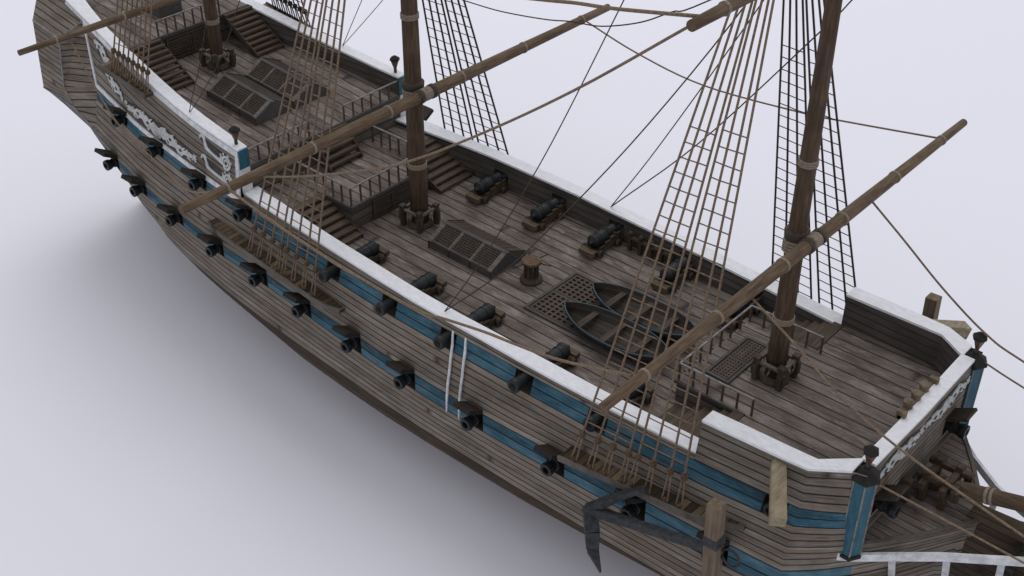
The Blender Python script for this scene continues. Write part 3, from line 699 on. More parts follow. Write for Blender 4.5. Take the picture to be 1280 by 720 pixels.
# corner posts with lanterns
def lantern(p, parent, sc=1.):
    mb = MB(); mb.tube([p, (p[0], p[1], p[2] + .34 * sc)], .085 * sc, 6); o = mb.build('lantern', 'dwood', parent)
    p = Vector(p)
    mb = MB(); mb.lathe(p + Vector((0, 0, .32 * sc)), [(.10 * sc, 0), (.24 * sc, .42 * sc)], 6, smooth=False); mb.build('lantern_glass', 'lantern', o)
    mb = MB(); mb.lathe(p + Vector((0, 0, .74 * sc)), [(.28 * sc, 0), (.27 * sc, .12 * sc), (.10 * sc, .24 * sc), (.03 * sc, .27 * sc)], 6, smooth=False); mb.build('lantern_roof', 'black', o)
for s_ in (-1, 1):
    c = Vector((26.68, s_ * 4.3, 0)); rot = [math.radians(a) for a in (0, 60, 120, 180, 240, 300)]
    ang = -45 * (-s_)
    mb = MB(); hexa = lambda r, z: [(c.x + r * math.cos(a), c.y + r * math.sin(a), z) for a in rot]
    mb.prism(hexa(.44, -.85), (0, 0, 3.75)); o = mb.build('corner_post', 'bluepaint', ship)
    mb = MB()
    for a in rot: mb.beam((c.x + .44 * math.cos(a), c.y + .44 * math.sin(a), -.85), (c.x + .44 * math.cos(a), c.y + .44 * math.sin(a), 2.85), .05, .05, up=(1, 0, 0))
    each(mb, 'edge_bead', 'rail', o)
    mb = MB(); mb.prism(hexa(.50, -.98), (0, 0, .16)); mb.build('post_foot', 'black', o)
    mb = MB(); mb.prism(hexa(.56, 2.82), (0, 0, .12)); n0 = hexa(.56, 2.94); tp = hexa(.12, 3.28)
    for i in range(6): mb.face([n0[i], n0[(i + 1) % 6], tp[(i + 1) % 6], tp[i]])
    mb.build('post_cap', 'black', o)
    lantern((c.x, c.y, 3.2), o, 1.05)
    lantern((-6.95, s_ * 5.35, 4.12), ship)
# timberheads on the front rail
mb = MB(); mb.beam((26.18, -1.0, 3.12), (26.18, 1.9, 3.12), .14, .16)
o = mb.build('belaying_rail', 'stock', ship)
for k in range(5):
    y = -.9 + .65 * k; mb = MB()
    if k in (0, 4): mb.box((26.22, y, 3.2), (.34, .2, .34))
    else: mb.lathe((26.14, y, 3.25), [(.1, -.28), (.2, -.12), (.17, .0), (.22, .06), (.2, .16), (.08, .2)], 8, smooth=False)
    mb.build('timberhead', 'stock', o)
# ------------------------------------------------------------------ carved scroll ornaments
def ribbon(mb, pts, wid, mp, th=.035):
    P = [Vector(p) for p in pts]; n = len(P); Lf, Rt = [], []
    for i in range(n):
        d = P[min(i + 1, n - 1)] - P[max(i - 1, 0)]; d = d.normalized() if d.length else Vector((1, 0)); nn = Vector((-d.y, d.x)); w_ = wid(i / (n - 1)) / 2
        Lf.append(P[i] + nn * w_); Rt.append(P[i] - nn * w_)
    for i in range(n - 1):
        t = [mp(q.x, q.y, th) for q in (Lf[i], Lf[i + 1], Rt[i + 1], Rt[i])]; b = [mp(q.x, q.y, -.01) for q in (Lf[i], Lf[i + 1], Rt[i + 1], Rt[i])]
        mb.face(t); mb.face([t[0], t[1], b[1], b[0]]); mb.face([t[2], t[3], b[3], b[2]])
def spiral(cx_, cy_, r, a0, turns, dirn=1, n=22):
    out = []
    for i in range(n):
        t = i / (n - 1); a = a0 + dirn * turns * 2 * math.pi * t; rr2 = r * (1 - .8 * t); out.append((cx_ + rr2 * math.cos(a), cy_ + rr2 * math.sin(a)))
    return out
def scroll(mb, ln, h, mp, k=1., seed=1):
    """running foliate carving of length ln and height h in local (s, t): scalloped body, leaves, pierced holes"""
    n = int(ln * 18) + 24
    cy = lambda s: h * .10 * math.sin(s * 2.4 + seed)
    body = lambda t: h * (.10 + .50 * math.sin(math.pi * t) ** .9) * (1 + .26 * math.sin(t * ln * 7.5 + seed))
    ribbon(mb, [(ln * i / n, cy(ln * i / n)) for i in range(n + 1)], body, mp)
    m = max(2, int(ln / .5))
    for j in range(m):
        t = (j + .5) / m; s = ln * t; sg = 1 if j % 2 else -1; y = cy(s); q = .35 + .65 * math.sin(math.pi * t); r = h * .17 * q
        ribbon(mb, spiral(s, y + sg * (h * .28 * q), r, -sg * math.pi / 2, 1.0, sg, 14), lambda t: h * .13 * (1 - .5 * t), mp, .05)
        ribbon(mb, [(s + .1, y - sg * h * .1), (s + .22, y - sg * h * .34 * q), (s + .4, y - sg * h * .48 * q)], lambda t: h * .20 * (1 - t) + .02, mp, .045)
    for t in ((.2, .34, .66, .8) if ln > 3 else (.3, .66)):
        s = ln * t; c = [(s + .13 * math.cos(a), cy(s) + .085 * math.sin(a)) for a in [k_ * math.pi / 5 for k_ in range(10)]]
        mb.face([mp(a, b, .056) for a, b in c], mat=1)
    for e, dr in ((0, 1), (ln, -1)): ribbon(mb, spiral(e, h * .05, h * .14, 0, 1.2, dr, 14), lambda t: h * .10, mp, .05)
def curl(mb, ln, h, mp):
    """an S-shaped leafy tail that ends in a large open volute"""
    R_ = h * .44; cx_ = ln - R_ - .05
    P = cr([(0, -h * .02, 0), (h * .10, h * .22, 0), (h * .36, h * .26, 0), (h * .55, -h * .05, 0), (h * .85, -h * .30, 0), (cx_ - R_ * .75, -h * .26, 0), (cx_ - R_ * .2, -h * .46, 0)], 5)
    ribbon(mb, [(p.x, p.y) for p in P], lambda t: h * (.10 + .17 * math.sin(math.pi * t) * (1 + .4 * math.sin(t * 24))), mp)
    ribbon(mb, spiral(cx_, -.02, R_, -math.pi * .55, 1.9, 1, 50), lambda t: h * .16 * (1 - .55 * t), mp, .05)
    for a in (.3, 1.2, 2.1): ribbon(mb, [(cx_ + R_ * math.cos(a), R_ * math.sin(a)), (cx_ + (R_ + h * .1) * math.cos(a + .3), (R_ + h * .1) * math.sin(a + .3))], lambda q: h * .18 * (1 - q) + .02, mp, .045)
    ribbon(mb, [(cx_ - R_ * 1.1, -h * .2), (cx_ - R_ * 1.0, h * .12), (cx_ - R_ * 1.35, h * .22)], lambda q: h * .2 * (1 - q) + .03, mp, .045)
def sidemap(x0, z0, x1, z1, s_):
    d = Vector((x1 - x0, z1 - z0)).normalized(); nn = Vector((-d.y, d.x))
    def f(a, b, h): x = x0 + d.x * a + nn.x * b; z = z0 + d.y * a + nn.y * b; return (x, s_ * (ytop(x, z) + .03 + h), z)
    return f, (Vector((x1 - x0, z1 - z0))).length
for s_ in (-1, 1):
    for i, (x0, z0, x1, z1, h) in enumerate([(-19.5, 3.95, -17.6, 2.85, .80), (-17.2, 2.75, -10.3, 2.1, .92), (-9.7, 3.62, -7.1, 2.98, .82), (-9.7, 2.5, -7.0, 2.08, .80), (-20.4, 5.1, -19.0, 4.5, .85)]):
        f, ln = sidemap(x0, z0, x1, z1, s_)
        mb = MB()
        if i in (2, 3): curl(mb, ln, h * 1.05, f)
        else: scroll(mb, ln, h, f, seed=i + 3)
        o = mb.build('scroll_carving', ['orn', 'ornback'], ship)
        mb = MB(); n = 24
        for a in range(n):
            s0, s1 = ln * a / n, ln * (a + 1) / n
            e = lambda s: h * (.20 + .30 * math.sin(math.pi * min(max(s / ln, 0.04), .96)) ** .7 + .04 * math.sin(s * 9 + i)) * (.55 if i in (2, 3) else 1)
            mb.face([f(s0, e(s0), .0), f(s1, e(s1), .0), f(s1, -e(s1), .0), f(s0, -e(s0), .0)])
        mb.build('backing', 'ornback', o)
fm = lambda a, b, h: (26.81 + .02 + h, a, 2.28 + b)
for y0, ln, sd in ((-3.7, 3.5, 5), (.2, 3.5, 8)):
    mb = MB(); f = (lambda y0: (lambda a, b, h: fm(y0 + a, b, h)))(y0); scroll(mb, ln, .80, f, seed=sd); o = mb.build('scroll_carving', ['orn', 'ornback'], ship)
    mb = MB()
    for a in range(20):
        s0, s1 = ln * a / 20, ln * (a + 1) / 20; e = lambda s: .15 + .27 * math.sin(math.pi * min(max(s / ln, .03), .97)) ** .6
        mb.face([f(s0, e(s0), 0), f(s1, e(s1), 0), f(s1, -e(s1), 0), f(s0, -e(s0), 0)])
    mb.build('backing', 'ornback', o)
# ------------------------------------------------------------------ quarter galleries
for s_ in (-1, 1):
    Y = lambda x, y, z: (x, s_ * y, z)
    A = Y(-21.7, 4.15, 5.9); V = Y(-22.6, 5.22, 4.95); Lp = Y(-25.2, 5.22, 5.30); T2 = Y(-26.5, 4.0, 6.0); A2 = Y(-23.6, 3.75, 6.4)
    F1 = Y(-21.0, 4.5, 2.3); S1 = Y(-23.3, 5.22, 1.80); S2 = Y(-22.8, 5.12, .62); S3 = Y(-20.6, 5.0, -.55); L2 = Y(-25.85, 5.2, .95); L3 = Y(-25.0, 4.6, -.1); F0 = Y(-20.2, 4.75, .9); F00 = Y(-19.9, 4.85, -.4)
    B1 = Y(-26.6, 3.4, 1.0); BL = Y(-23, 4.2, -1.3)
    mb = MB()
    def pf(ps, o, d, w_=.36):
        o, d = Vector(o), Vector(d).normalized(); nrm = (Vector(ps[1]) - Vector(ps[0])).cross(Vector(ps[-1]) - Vector(ps[0])).normalized(); e = d.cross(nrm)
        mb.face(ps, [((Vector(p) - o).dot(d), (Vector(p) - o).dot(e) / w_ + 50) for p in ps])
    hd = Vector(A) - Vector(V); hd.z = 0
    pf([A, V, Lp, T2, A2], V, (-1, 0, .14)); pf([A, F1, S1, V], V, tuple(hd)); pf([F1, F0, S2, S1], V, tuple(hd)); pf([F0, F00, S3, S2], V, tuple(hd))
    pf([V, S1, L2, Lp], V, (1, 0, -.12)); pf([S1, S2, L3, L2], V, (1, 0, -.12)); pf([S2, S3, BL, L3], V, (1, 0, -.12)); pf([Lp, L2, B1, T2], V, (0, 1, 0)); pf([L2, L3, B1], V, (0, 1, 0))
    o = mb.build('quarter_gallery', 'hull', ship)
    mb = MB()
    for a, b in ((A, V), (Lp, V), (V, S1), (S1, S2), (S2, S3), (L2, S2)): mb.beam(a, b, .07, .07)
    mb.build('corner_bead', 'rail', o)
# ------------------------------------------------------------------ gun port lids (lower row and closed-deck upper row)
def lid(x, z, y, s_):
    mb = MB(); ang = math.radians(31); L_ = 1.02; out = Vector((0, s_ * math.cos(ang), math.sin(ang))); up = Vector((0, -s_ * math.sin(ang), math.cos(ang)))
    a = Vector((x, s_ * (y + .02), z)); vs = []
    for t in (0, .21):
        for sx, d in ((-PW, 0), (PW, 0), (PW, L_), (-PW, L_)): vs.append(a + Vector((sx, 0, 0)) + out * d + up * t)
    mb.poly(vs, [(4, 5, 6, 7)]); mb.poly(vs, [(0, 1, 2, 3), (0, 1, 5, 4), (1, 2, 6, 5), (2, 3, 7, 6), (3, 0, 4, 7)], 1)
    return mb.build('gun_port_lid', ['lid', 'black'], ship)
for s_ in (-1, 1):
    for x in LOX: lid(x, L(LT, x) + .02, yh(x, L(LT, x)), s_)
    for x in UPX:
        if x in WAIST or x > 20: continue
        lid(x, L(UT, x) + .02, yh(x, L(UT, x)), s_)
    mb = MB(); a = Vector((26.82, s_ * 2.85, 1.02)); vs = []
    for t in (0, .12):
        for sy, d in ((-.45, 0), (.45, 0), (.45, .95), (-.45, .95)): vs.append(a + Vector((d * .85 - t * .5, sy, d * .5 + t * .85)))
    mb.poly(vs, [(0, 1, 2, 3), (4, 5, 6, 7), (0, 1, 5, 4), (1, 2, 6, 5), (2, 3, 7, 6), (3, 0, 4, 7)]); mb.build('gun_port_lid', 'lid', ship)
# ------------------------------------------------------------------ channels
def channel(x0, x1, zl, yout, n=1, taper=.9):
    for s_ in (-1, 1):
        X = [x0 + (x1 - x0) * i / 12 for i in range(13)]; mb = MB()
        for xa, xb in zip(X[:-1], X[1:]):
            f = lambda x: yout(x)
            za, zb = zl(xa), zl(xb); ia, ib = inner(xa, za) - .1, inner(xb, zb) - .1
            q = [(xa, s_ * ia, za), (xb, s_ * ib, zb), (xb, s_ * f(xb), zb), (xa, s_ * f(xa), za)]
            mb.face(q, [(p[1], p[0] / .33 + 60) for p in q]); mb.face([(a, b, c - .16) for a, b, c in q], mat=1)
            mb.face([q[3], q[2], (q[2][0], q[2][1], q[2][2] - .16), (q[3][0], q[3][1], q[3][2] - .16)], mat=1)
        for k, x in ((0, x0), (1, x1)):
            z = zl(x); a, b = s_ * (inner(x, z) - .1), s_ * yout(x); mb.face([(x, a, z), (x, b, z), (x, b, z - .16), (x, a, z - .16)], mat=1)
        o = mb.build('channel', ['channel', 'dwood'], ship)
        mb = MB()
        for xa, xb in zip(X[:-1], X[1:]): mb.beam((xa, s_ * (yout(xa) + .03), zl(xa) - .06), (xb, s_ * (yout(xb) + .03), zl(xb) - .06), .09, .26)
        mb.build('edge_plank', 'face', o)
inner = yh
mz = lambda x: L([(-8.3, -.22), (1.8, -.72)], x); my = lambda x: L([(-8.3, 6.75), (-7.2, 7.0), (.8, 7.25), (1.8, 6.95)], x)
fz = lambda x: L([(15.4, -1.05), (23.4, -.42)], x); fy = lambda x: L([(15.4, 7.45), (21.5, 7.0), (23.4, 6.3)], x)
channel(-8.3, 1.8, mz, my); channel(15.4, 23.4, fz, fy)
inner = lambda x, z: ytop(x, z)
zz = lambda x: L([(-18.3, 4.95), (-13.8, 4.5)], x); zy = lambda x: 5.62 + .0 * x
channel(-18.1, -14.0, zz, zy)
# ------------------------------------------------------------------ shrouds, deadeyes, ratlines
RAT = []
def shrouds(bots, top, mat, lean, hgt=1.45, r=.052, rz=(None, None), dead=True, top2=None):
    """bots: 8 feet on the channel edge; top: where they meet at the masthead"""
    if mat == 'trope' and hgt > 1.3: hgt = .85
    T0 = Vector(top); T1 = Vector(top2 or top); U = []
    for ii, b in enumerate(bots):
        T = T0 + (T1 - T0) * ii / 7; b = Vector(b); d = (T - b).normalized(); u = b + d * hgt; U.append((u, d, b, T))
        mb = MB(); mb.tube([u, T], [r, r * .9], 6); mb.build('shroud', mat, ship)
        if dead:
            mb = MB()
            for c, k in ((b + d * .12, .09), (u - d * .06, .14)): mb.lathe(c, [(k * .4, -k), (k, -k * .7), (k * 1.05, 0), (k, k * .7), (k * .4, k)], 7, smooth=False)
            side = Vector((1, 0, 0)); od = each(mb, 'deadeye', 'knot' if mat == 'rope' else 'black', ship)
            mb = MB()
            for e in (-1, 1): mb.tube([b + d * .08 + side * e * .13, u - d * .35 + side * e * .07, u - d * .06 + side * e * .05], .038, 5)
            each(mb, 'lanyard', mat, od[1])
    for grp in ((0, 1, 2, 3), (4, 5, 6, 7)):
        z0 = max(U[i][0].z for i in grp) + .35 if rz[0] is None else rz[0]; z1 = rz[1]
        z = z0 + random.uniform(0, .15)
        while z < z1:
            pts = []
            for i in grp:
                u, d, b, T = U[i]; pts.append(u + (T - u) * ((z - u.z) / (T.z - u.z)) + Vector((0, 0, random.uniform(-.015, .015))))
            RAT.append((pts, mat)); z += .56
fb_ = [16.07 + (x - 15.67) / 5.39 * 4.85 for x in (15.67, 16.54, 17.35, 18.19, 18.68, 19.48, 20.37, 21.06)]
mbx = (-4.78, -4.05, -3.3, -2.6, -2.15, -1.4, -.6, .1)
zbx = [-17.1 + 3.0 * i / 7 for i in range(8)]
for s_, mt in ((-1, 'rope'), (1, 'trope')):
    shrouds([(x, s_ * (fy(x) - .06), fz(x) + .02) for x in fb_], (19.3, -1.0, 25) if s_ < 0 else (17.25, 1.0, 25), mt, 0, rz=(None, 13.6))
    shrouds([(x, s_ * (my(x) - .08), mz(x) + .02) for x in mbx], (.70, -1.0, 26) if s_ < 0 else (-2.75, 1.0, 26), mt, 0, rz=(None, 15))
    shrouds([(x, s_ * 5.5, zz(x) + .02) for x in zbx], (-15.3, s_ * .8, 24), mt, 0, hgt=1.2, r=.042, rz=(None, 11), top2=(-13.2, s_ * .8, 24))
RAT.sort(key=lambda t: (0 if t[1] == 'rope' and t[0][0].x > 10 else 1, 0 if t[1] == 'rope' else 1, t[0][0].z))
for pts, mt in RAT[:100]:
    mb = MB(); mb.tube(pts, .026, 5); mb.build('ratline', mt, ship)
mb = MB()
for pts, mt in RAT[100:]: mb.tube(pts, .022, 5, mat=0 if mt == 'rope' else 1)
o = mb.build('ratline_netting', ['rope', 'trope'], ship); o['kind'] = 'stuff'
# ------------------------------------------------------------------ running ropes
def rope(pts, r=.05, mat='rope', name='rope'):
    mb = MB(); mb.tube(cr(pts, 6), r, 6); return mb.build(name, mat, ship)
rope([(7.51, -5.8, 1.4), (8.58, -5.4, 3.35), (9.88, -5., 5.89), (12.06, -4.3, 10.67), (14.56, -3.58, 16.86), (17, -2.9, 23)], .026, 'trope', 'backstay')
rope([(7.51, -5.8, 1.4), (9.77, -5.35, 3.81), (11.41, -4.9, 5.82), (15.39, -3.8, 11.69), (18.8, -2.6, 17.66), (20.4, -1.9, 21.5)], .026, 'trope', 'backstay')
rope([(7.57, 5.8, 1.4), (10.8, 4.9, 6.45), (15.9, 3.5, 15.06), (18, 2.8, 19)], .03, 'trope', 'backstay')
rope([(7.57, 5.8, 1.4), (12.93, 4.6, 7.35), (18.65, 3., 14.73), (19.88, 2.6, 16.42), (21, 2.2, 18)], .03, 'trope', 'backstay')
rope([(-10.89, -5.2, 4.4), (-10.48, -5.15, 5.39), (-9.6, -5.05, 7.2), (-9.07, -4.95, 8.66), (-8.22, -4.8, 11.01)], .022, 'trope', 'backstay')
rope([(-10.89, -5.2, 4.4), (-10.14, -5.05, 5.34), (-8.79, -4.7, 7.26), (-7.84, -4.3, 9.13), (-7.04, -3.96, 11.07), (-6, -3.5, 13)], .022, 'trope', 'backstay')
rope([(-10.99, 5.2, 4.5), (-8.73, 4.9, 7.9), (-6.5, 4.5, 11)], .022, 'trope', 'backstay')
rope([(-10.99, 5.2, 4.5), (-6.42, 4.3, 8.72), (-3, 3.6, 12)], .022, 'trope', 'backstay')
rope([(.9, 11.4, 7.54), (4.68, 11.27, 6.77), (8.85, 11.14, 6.40), (14.2, 11.01, 6.85), (16.9, 10.88, 7.3), (21.05, 10.55, 8.15)], .045, 'rope', 'brace')
rope([(0.95, -11.4, 7.46), (2.77, -11.32, 7.07), (4.42, -11.25, 6.79), (5.74, -11.17, 6.57), (7.03, -11.09, 6.36), (8.3, -11.01, 6.25), (11.38, -10.94, 6.19), (12.67, -10.86, 6.4), (14.64, -10.78, 6.74), (15.99, -10.7, 6.86), (17.9, -10.63, 7.15), (20.82, -10.55, 8.01)], .055, 'rope', 'brace')
rope([(.75, -9.7, 7.2), (2.93, -9.63, 8.02), (5.27, -9.57, 9.01), (9.28, -9.5, 10.97), (13.23, -9.43, 13.57), (17.2, -9.37, 16.5), (21.1, -9.3, 19.7)], .045, 'rope', 'brace')
rope([(11, -8.1, 17.6), (14.98, -8.3, 18.42), (16.32, -8.4, 18.72), (17.98, -8.6, 19.06), (21.16, -9., 19.85)], .06, 'rope', 'brace')
rope([(-5.35, 9, 7.57), (-2.63, 9, 7.7), (.38, 9, 8.11), (2.2, 9, 8.5), (4.05, 9, 8.79), (6.32, 9, 9.64), (8.08, 9, 10.66), (10.08, 9, 11.79), (21, 9, 19.6)], .035, 'trope', 'brace')
rope([(21.3, -4.3, 7.98), (23.43, -4.3, 6.78), (25.18, -4.3, 5.67), (27.46, -4.3, 4.76), (30.82, -4.3, 3.98), (34.5, -4.3, 3.3)], .045, 'rope', 'bowline')
rope([(21.3, 4.3, 8.0), (22.9, 4.3, 6.87), (24.87, 4.3, 5.44), (26.87, 4.3, 4.27), (28.6, 4.3, 3.75), (34.5, 4.3, 2.6)], .045, 'rope', 'bowline')
rope([(27.12, -4.3, 2.78), (30.76, -4.3, 2.72), (34.5, -4.3, 2.6)], .04, 'rope', 'bowline')
rope([(27.12, 4.3, 3.0), (28.8, 4.3, 2.64), (34.5, 4.3, 1.6)], .04, 'rope', 'bowline')
rope([(-14.9, -8.6, 8.4), (-12.6, -8.4, 4.8), (-10.4, -8.0, 3.2), (-7.5, -8.4, 2.9), (-4.5, -9.4, 4.2), (.7, -11.35, 7.3)], .04, 'rope', 'brace')
# ------------------------------------------------------------------ beak rails, knee
for s_ in (-1, 1):
    P = [(26.45, s_ * 4.72, -1.0), (26.9, s_ * 4.42, -1.0), (28.0, s_ * 3.42, -1.0), (29.4, s_ * 2.32, -.88), (30.9, s_ * 1.5, -.62), (32.2, s_ * .95, -.25), (34, s_ * .5, .5)]
    mb = MB()
    for a, b in zip(P[:-1], P[1:]): mb.beam(a, b, .13, .36)
    o = mb.build('head_rail', 'whiteside', ship)
    mb = MB()
    for a in ((28.0, 3.42, -1.1), (29.55, 2.22, -1.0), (31.2, 1.4, -.7)): mb.beam((a[0], s_ * a[1], a[2]), (a[0] - .1, s_ * max(.2, a[1] - .9), a[2] - 2.1), .10, .24, up=(1, 0, 0))
    each(mb, 'rail_bracket', 'whiteside', o)
    P2 = [(26.9, s_ * 4.5, -2.8), (29.4, s_ * 1.6, -2.9), (32.2, s_ * .5, -1.9), (34, s_ * .25, -.6)]
    mb = MB()
    for a, b in zip(P2[:-1], P2[1:]): mb.beam(a, b, .14, .32)
    mb.build('head_rail', 'face', ship)
mb = MB(); pts = [(29.35, -.02), (31.0, .12), (33.5, .9), (35, 1.5), (34.6, .2), (33, -1.6), (31.3, -3.6), (30.2, -6), (29.2, -9.2), (28.3, -9.2), (28.6, -3)]
n = len(pts); a = [(x, -.22, z) for x, z in pts]; b = [(x, .22, z) for x, z in pts]
uvp = [(p[0], p[2] / .34 + 20 - .12 * p[0]) for p in a]
mb.face(a, uvp); mb.face(b[::-1], uvp[::-1])
for i in range(n): mb.face([a[i], a[(i + 1) % n], b[(i + 1) % n], b[i]])
mb.build('stem_knee', 'brown', ship)
mb = MB(); mb.beam((31.35, -1.3, -.65), (31.35, 1.3, -.65), .16, .5); mb.beam((31.35, -1.25, -.8), (31.2, -.1, -2.3), .14, .5, up=(1, 0, 0)); mb.beam((31.35, 1.25, -.8), (31.2, .1, -2.3), .14, .5, up=(1, 0, 0)); each(mb, 'beak_frame', 'black', ship)
# catheads
for s_ in (-1, 1):
    mb = MB(); mb.beam((23.75, s_ * 5.2, 2.55), (25.15, s_ * 7.35, 1.85), .52, .52, w2=.58, h2=.58); mb.build('cathead', 'pale', ship, bevel=.03)
# side skids
for s_ in (-1, 1):
    for x in (8.66, 9.4):
        mb = MB(); mb.tube([(x, s_ * (yh(x, z) + .09 + .15 * abs((z + .8) / 2.05)), z) for z in (1.28 if s_ < 0 else .85, .6, 0, -.7, -1.4, -2.1, -2.85)], [.04, .065, .065, .065, .065, .06, .035], 8); mb.build('side_skid', 'whiteside', ship)
# pin rails in the waist
for s_ in (-1, 1):
    mb = MB(); mb.beam((9.25, s_ * 5.13, .72), (11.9, s_ * 5.1, .72), .22, .12); o = mb.build('pin_rail', 'carr', ship)
    mb = MB()
    for k in range(5):
        x = 9.35 + .62 * k; mb.box((x, s_ * 5.1, .42), (.17, .17, .84)); mb.lathe((x, s_ * 5.1, .84), [(.07, 0), (.12, .08), (.12, .16), (.05, .24)], 8)
    each(mb, 'pin_rail_post', 'carr', o, n=2)
# under the foredeck: doorways, their inner darkness painted as solid black boxes
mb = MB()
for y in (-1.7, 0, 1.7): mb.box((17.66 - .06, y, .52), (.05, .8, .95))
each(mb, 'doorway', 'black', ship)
# ------------------------------------------------------------------ cannons on deck (things of their own)
def make_cannon(label):
    root = empty('cannon', (0, 0, 0)); tag(root, label, 'cannon', 'cannons on the waist deck')
    # local: muzzle towards +Y, breech at y=0, wheels on z=0
    mb = MB(); mb.lathe((0, 0, .66), [(.02, -.26), (.09, -.24), (.1, -.16), (.08, -.12), (.24, -.06), (.35, .04), (.36, .14), (.33, .18), (.32, .85), (.345, .88), (.345, .96), (.30, 1.0), (.275, 1.75), (.30, 1.78), (.30, 1.84), (.26, 1.88), (.25, 2.9), (.28, 3.05), (.31, 3.15), (.31, 3.34), (.28, 3.36), (.18, 3.36), (.17, 2.9)], 18, ax='Y'); mb.build('barrel', 'iron', root)
    mb = MB()
    for sx in (-1, 1):
        a = [(sx * .30, -.3, .16), (sx * .30, -.3, .34), (sx * .30, .1, .34), (sx * .30, .1, .45), (sx * .30, .5, .45), (sx * .30, .5, .56), (sx * .30, .9, .56), (sx * .30, .9, .68), (sx * .30, 1.7, .68), (sx * .30, 1.7, .16)]
        mb.prism(a, (sx * .13, 0, 0))
    mb.box((0, .6, .25), (.60, 1.7, .14)); mb.box((0, 1.6, .42), (.54, .12, .4))
    ca = mb.build('carriage', 'carr', root, bevel=.015)
    mb = MB(); mb.box((0, -.36, .27), (.86, .34, .28)); mb.build('tail_block', 'tailblock', root, bevel=.02)
    for sx in (-1, 1):
        for y in (.02, 1.4):
            mb = MB(); mb.tube([(sx * .45, y, .19), (sx * .58, y, .19)], .19, 12); wv = mb.build('wheel', 'dwood', root)
            mb = MB(); mb.tube([(sx * .58, y, .19), (sx * .62, y, .19)], .05, 8); mb.build('axle_end', 'iron', wv)
    mb = MB(); mb.lathe((0, .45, .66), [(.33, -.04), (.35, -.03), (.35, .03), (.33, .04)], 18, ax='Y'); mb.build('trunnion_band', 'iron', root); mb = MB(); mb.box((0, 1.3, .72), (.82, .12, .08)); mb.build('trunnion_strap', 'iron', root)
    return root
def copy_tree(o, parent=None):
    c = o.copy(); COL.objects.link(c); c.parent = parent
    for ch in list(o.children): copy_tree(ch, c)
    return c
ordn = ['aftmost', 'second', 'middle', 'fourth', 'foremost']
extra = {(-1, 0): 'beside the aft stairs', (-1, 1): 'abreast of the gabled hatch', (-1, 2): 'level with the capstan', (-1, 3): 'beside the nearer rowing boat', (-1, 4): 'under the yard end',
         (1, 0): 'just ahead of the aft stairs', (1, 1): 'abreast of the gabled hatch', (1, 2): 'next to the pin rail', (1, 3): 'behind the shroud net', (1, 4): 'by the foredeck'}
first = None
for s_ in (-1, 1):
    for i, x in enumerate(WAIST):
        lab = '%s black deck cannon on the %s side, %s' % (ordn[i], 'near' if s_ < 0 else 'far', extra[(s_, i)])
        if first is None: first = make_cannon(lab); c = first
        else: c = copy_tree(first); c['label'] = lab
        if s_ > 0:
            for ch in c.children:
                if ch.name.startswith('barrel'): ch.scale.y = .86
        c.location = (x, s_ * (3.62 if i < 4 else 3.4), 0.002); c.rotation_euler = (0, 0, 0 if s_ > 0 else math.pi)
# guns run out of the covered ports: only barrels show
def make_gun():
    root = empty('cannon', (0, 0, 0))
    mb = MB(); mb.lathe((0, 0, 0), [(.24, -.75), (.25, .30), (.29, .38), (.31, .45), (.31, .62), (.29, .64), (.17, .64), (.16, .3)], 10, smooth=False, ax='Y'); mb.build('barrel', 'iron', root)
    mb = MB(); mb.lathe((0, 0, 0), [(.27, .0), (.30, .02), (.30, .12), (.27, .14)], 10, smooth=False, ax='Y'); mb.build('muzzle_ring', 'iron', root); return root
gun = None
OR = ['first', 'second', 'third', 'fourth', 'fifth', 'sixth', 'seventh', 'eighth', 'ninth', 'tenth', 'eleventh', 'twelfth']
gx = {0: 'poking past the hull outline', 1: 'below the stern quarter', 2: 'by the main yard end', 3: 'below the middle channel aft end', 4: 'under the middle channel', 5: 'under the front of the middle channel', 6: 'in front of the middle channel', 7: 'left of the side skids', 8: 'at the foot of the side skids', 9: 'just aft of the forward channel', 10: 'behind the anchor arm', 11: 'hidden behind the anchor stock'}
for s_ in (-1, 1):
    for row, XX, T, B in (('lower', LOX, LT, LB), ('upper', [x for x in UPX if x not in WAIST], UT, UB)):
        for i, x in enumerate(XX):
            if s_ > 0 and row == 'lower': continue
            if s_ > 0 and row == 'upper': continue
            z = (L(T, x) + L(B, x)) / 2 + .03
            if row == 'lower': lab = 'gun muzzle in lower blue band, %s from stern, %s' % (OR[i], gx[i])
            else: lab = ['gun muzzle in upper blue band, nearest the stern', 'gun muzzle in upper blue band, second from stern, under the long carving', 'gun muzzle in upper blue band, third from stern, above the yard end', 'gun muzzle in upper blue band, just below the white quarter post', 'gun muzzle in the foremost upper port, behind the pale cathead'][i]
            if gun is None: gun = make_gun(); c = gun
            else: c = copy_tree(gun)
            tag(c, lab, 'cannon', 'guns run out of the covered ports'); c.location = (x, s_ * (yh(x, z) + (.0 if x < 20 or row == 'lower' else -.3)), z); c.rotation_euler = (0, 0, 0 if s_ > 0 else math.pi)
for s_ in (-1, 1):
    c = copy_tree(gun); c.location = (26.95, s_ * 2.85, .6); c.rotation_euler = (0, 0, -math.pi / 2)
    tag(c, 'gun muzzle in bow bulwark, %s side of bowsprit' % ('near' if s_ < 0 else 'far'), 'cannon', 'guns run out of the covered ports')
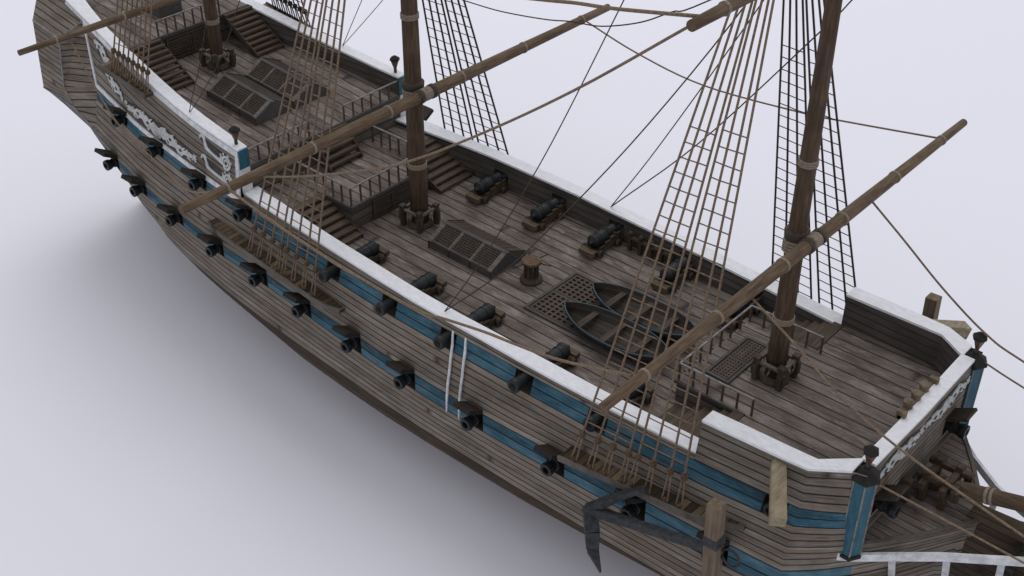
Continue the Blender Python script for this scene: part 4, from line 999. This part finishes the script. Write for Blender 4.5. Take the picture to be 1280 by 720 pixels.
# ------------------------------------------------------------------ rowing boats
def boat(loc, yc, lab):
    root = empty('rowing_boat', loc); tag(root, lab, 'boat', 'rowing boats stowed over the waist grating')
    n = 16; Lh = 2.85; sec = []; W = .98
    def hw(t): return W * max(0.0, 1 - abs(t) ** 2.4) ** .8 + .02
    def gz(t): return .66 + .16 * t * t
    K = 6
    for i in range(n + 1):
        t = -1 + 2 * i / n; w_ = hw(t); zb = .10 + .25 * abs(t) ** 4
        sec.append([(Lh * t, w_ * math.sin(math.pi / 2 * (k / K)) ** .8 if k else 0, zb + (gz(t) - zb) * (1 - math.cos(math.pi / 2 * k / K))) for k in range(K + 1)])
    for nm, off, mt in (('boat_hull', 0, 'boat'),):
        mb = MB()
        for s_ in (-1, 1):
            for th in (0, .05):
                for i in range(n):
                    for k in range(K):
                        q = [sec[i][k], sec[i + 1][k], sec[i + 1][k + 1], sec[i][k + 1]]
                        mb.face([(x * (1 - th / 3), s_ * max(0, y - th), z + (th if k == 0 else th * .6)) for x, y, z in q], [(p[0], kk) for p, kk in zip(q, (k, k, k + 1, k + 1))], 0, True)
        mb.build(nm, mt, root, fix=False)
    mb = MB()
    for s_ in (-1, 1):
        for i in range(n): mb.beam([sec[i][K][0], s_ * (sec[i][K][1] + .01), sec[i][K][2]], [sec[i + 1][K][0], s_ * (sec[i + 1][K][1] + .01), sec[i + 1][K][2]], .05, .07)
    mb.build('gunwale', 'gunwale', root)
    for t in (-.55, -.05, .45):
        mb = MB(); mb.box((Lh * t, 0, .52), (.30, 2 * hw(t) - .12, .05)); mb.build('thwart', 'slope', root)
    mb = MB()
    for x in (-1.4, 1.4): mb.box((x, 0, .06), (.16, 1.0, .16))
    each(mb, 'keel_chock', 'dwood', root)
    return root
boat((13.4, -1.28, .08), 0, 'dark rowing boat with blue gunwale, the nearer of two over the deck grating')
boat((13.4, .72, .08), 0, 'dark rowing boat with blue gunwale, the farther of two, towards the cannons and shrouds')
# ------------------------------------------------------------------ anchors
def anchor(s_, lab):
    root = empty('anchor', (20.5, s_ * 8.1, -1.2)); tag(root, lab, 'anchor', 'anchors hung at the bow')
    O = Vector(root.location)
    def rel(p): return Vector((p[0], s_ * p[1], p[2])) - O
    Cn = (17.55, 8.0, -2.2); Sk = (23.35, 8.2, -.15)
    mb = MB(); mb.beam(rel(Cn), rel(Sk), .34, .40, w2=.26, h2=.3); mb.build('shank', 'anchor', root, bevel=.03)
    def arm(pts, ws):
        mb = MB(); Q = [rel(p) for p in pts]
        for k in range(len(Q) - 1): mb.beam(Q[k], Q[k + 1], ws[k], .3 if k < 2 else .2, w2=ws[k + 1], h2=.28 if k < 1 else .18)
        return mb
    mb = arm([(17.45, 7.95, -2.1), (17.95, 8.35, -2.9), (18.2, 8.6, -3.5), (18.95, 9.0, -3.95)], [.55, .60, .50, .04]); mb.build('arm', 'anchor', root, bevel=.02)
    mb = arm([(17.35, 8.05, -2.3), (18.1, 7.8, -1.55), (18.75, 7.58, -.9), (19.6, 7.3, -.2)], [.50, .46, .40, .26]); mb.build('arm', 'anchor', root, bevel=.02)
    mb = MB(); mb.beam(rel((23.2, 8.28, 2.15)), rel((23.4, 8.2, -2.6)), .54, .54, up=(1, 0, 0)); mb.build('stock', 'stock', root, bevel=.03)
    mb = MB(); mb.beam(rel((23.27, 8.25, .62)), rel((23.3, 8.24, .18)), .58, .58, up=(1, 0, 0)); mb.build('stock_band', 'anchor', root)
    mb = MB(); mb.tube([rel((23.95 + .38 * math.cos(t * math.pi / 6), 8.1, -.2 + .38 * math.sin(t * math.pi / 6))) for t in range(13)], .055, 6); mb.build('ring', 'anchor', root)
anchor(-1, 'black iron anchor with a timber stock hung on the near side of the bow')
anchor(1, 'timber anchor stock top showing beyond the far bow rail')
S.cycles.use_denoising = True
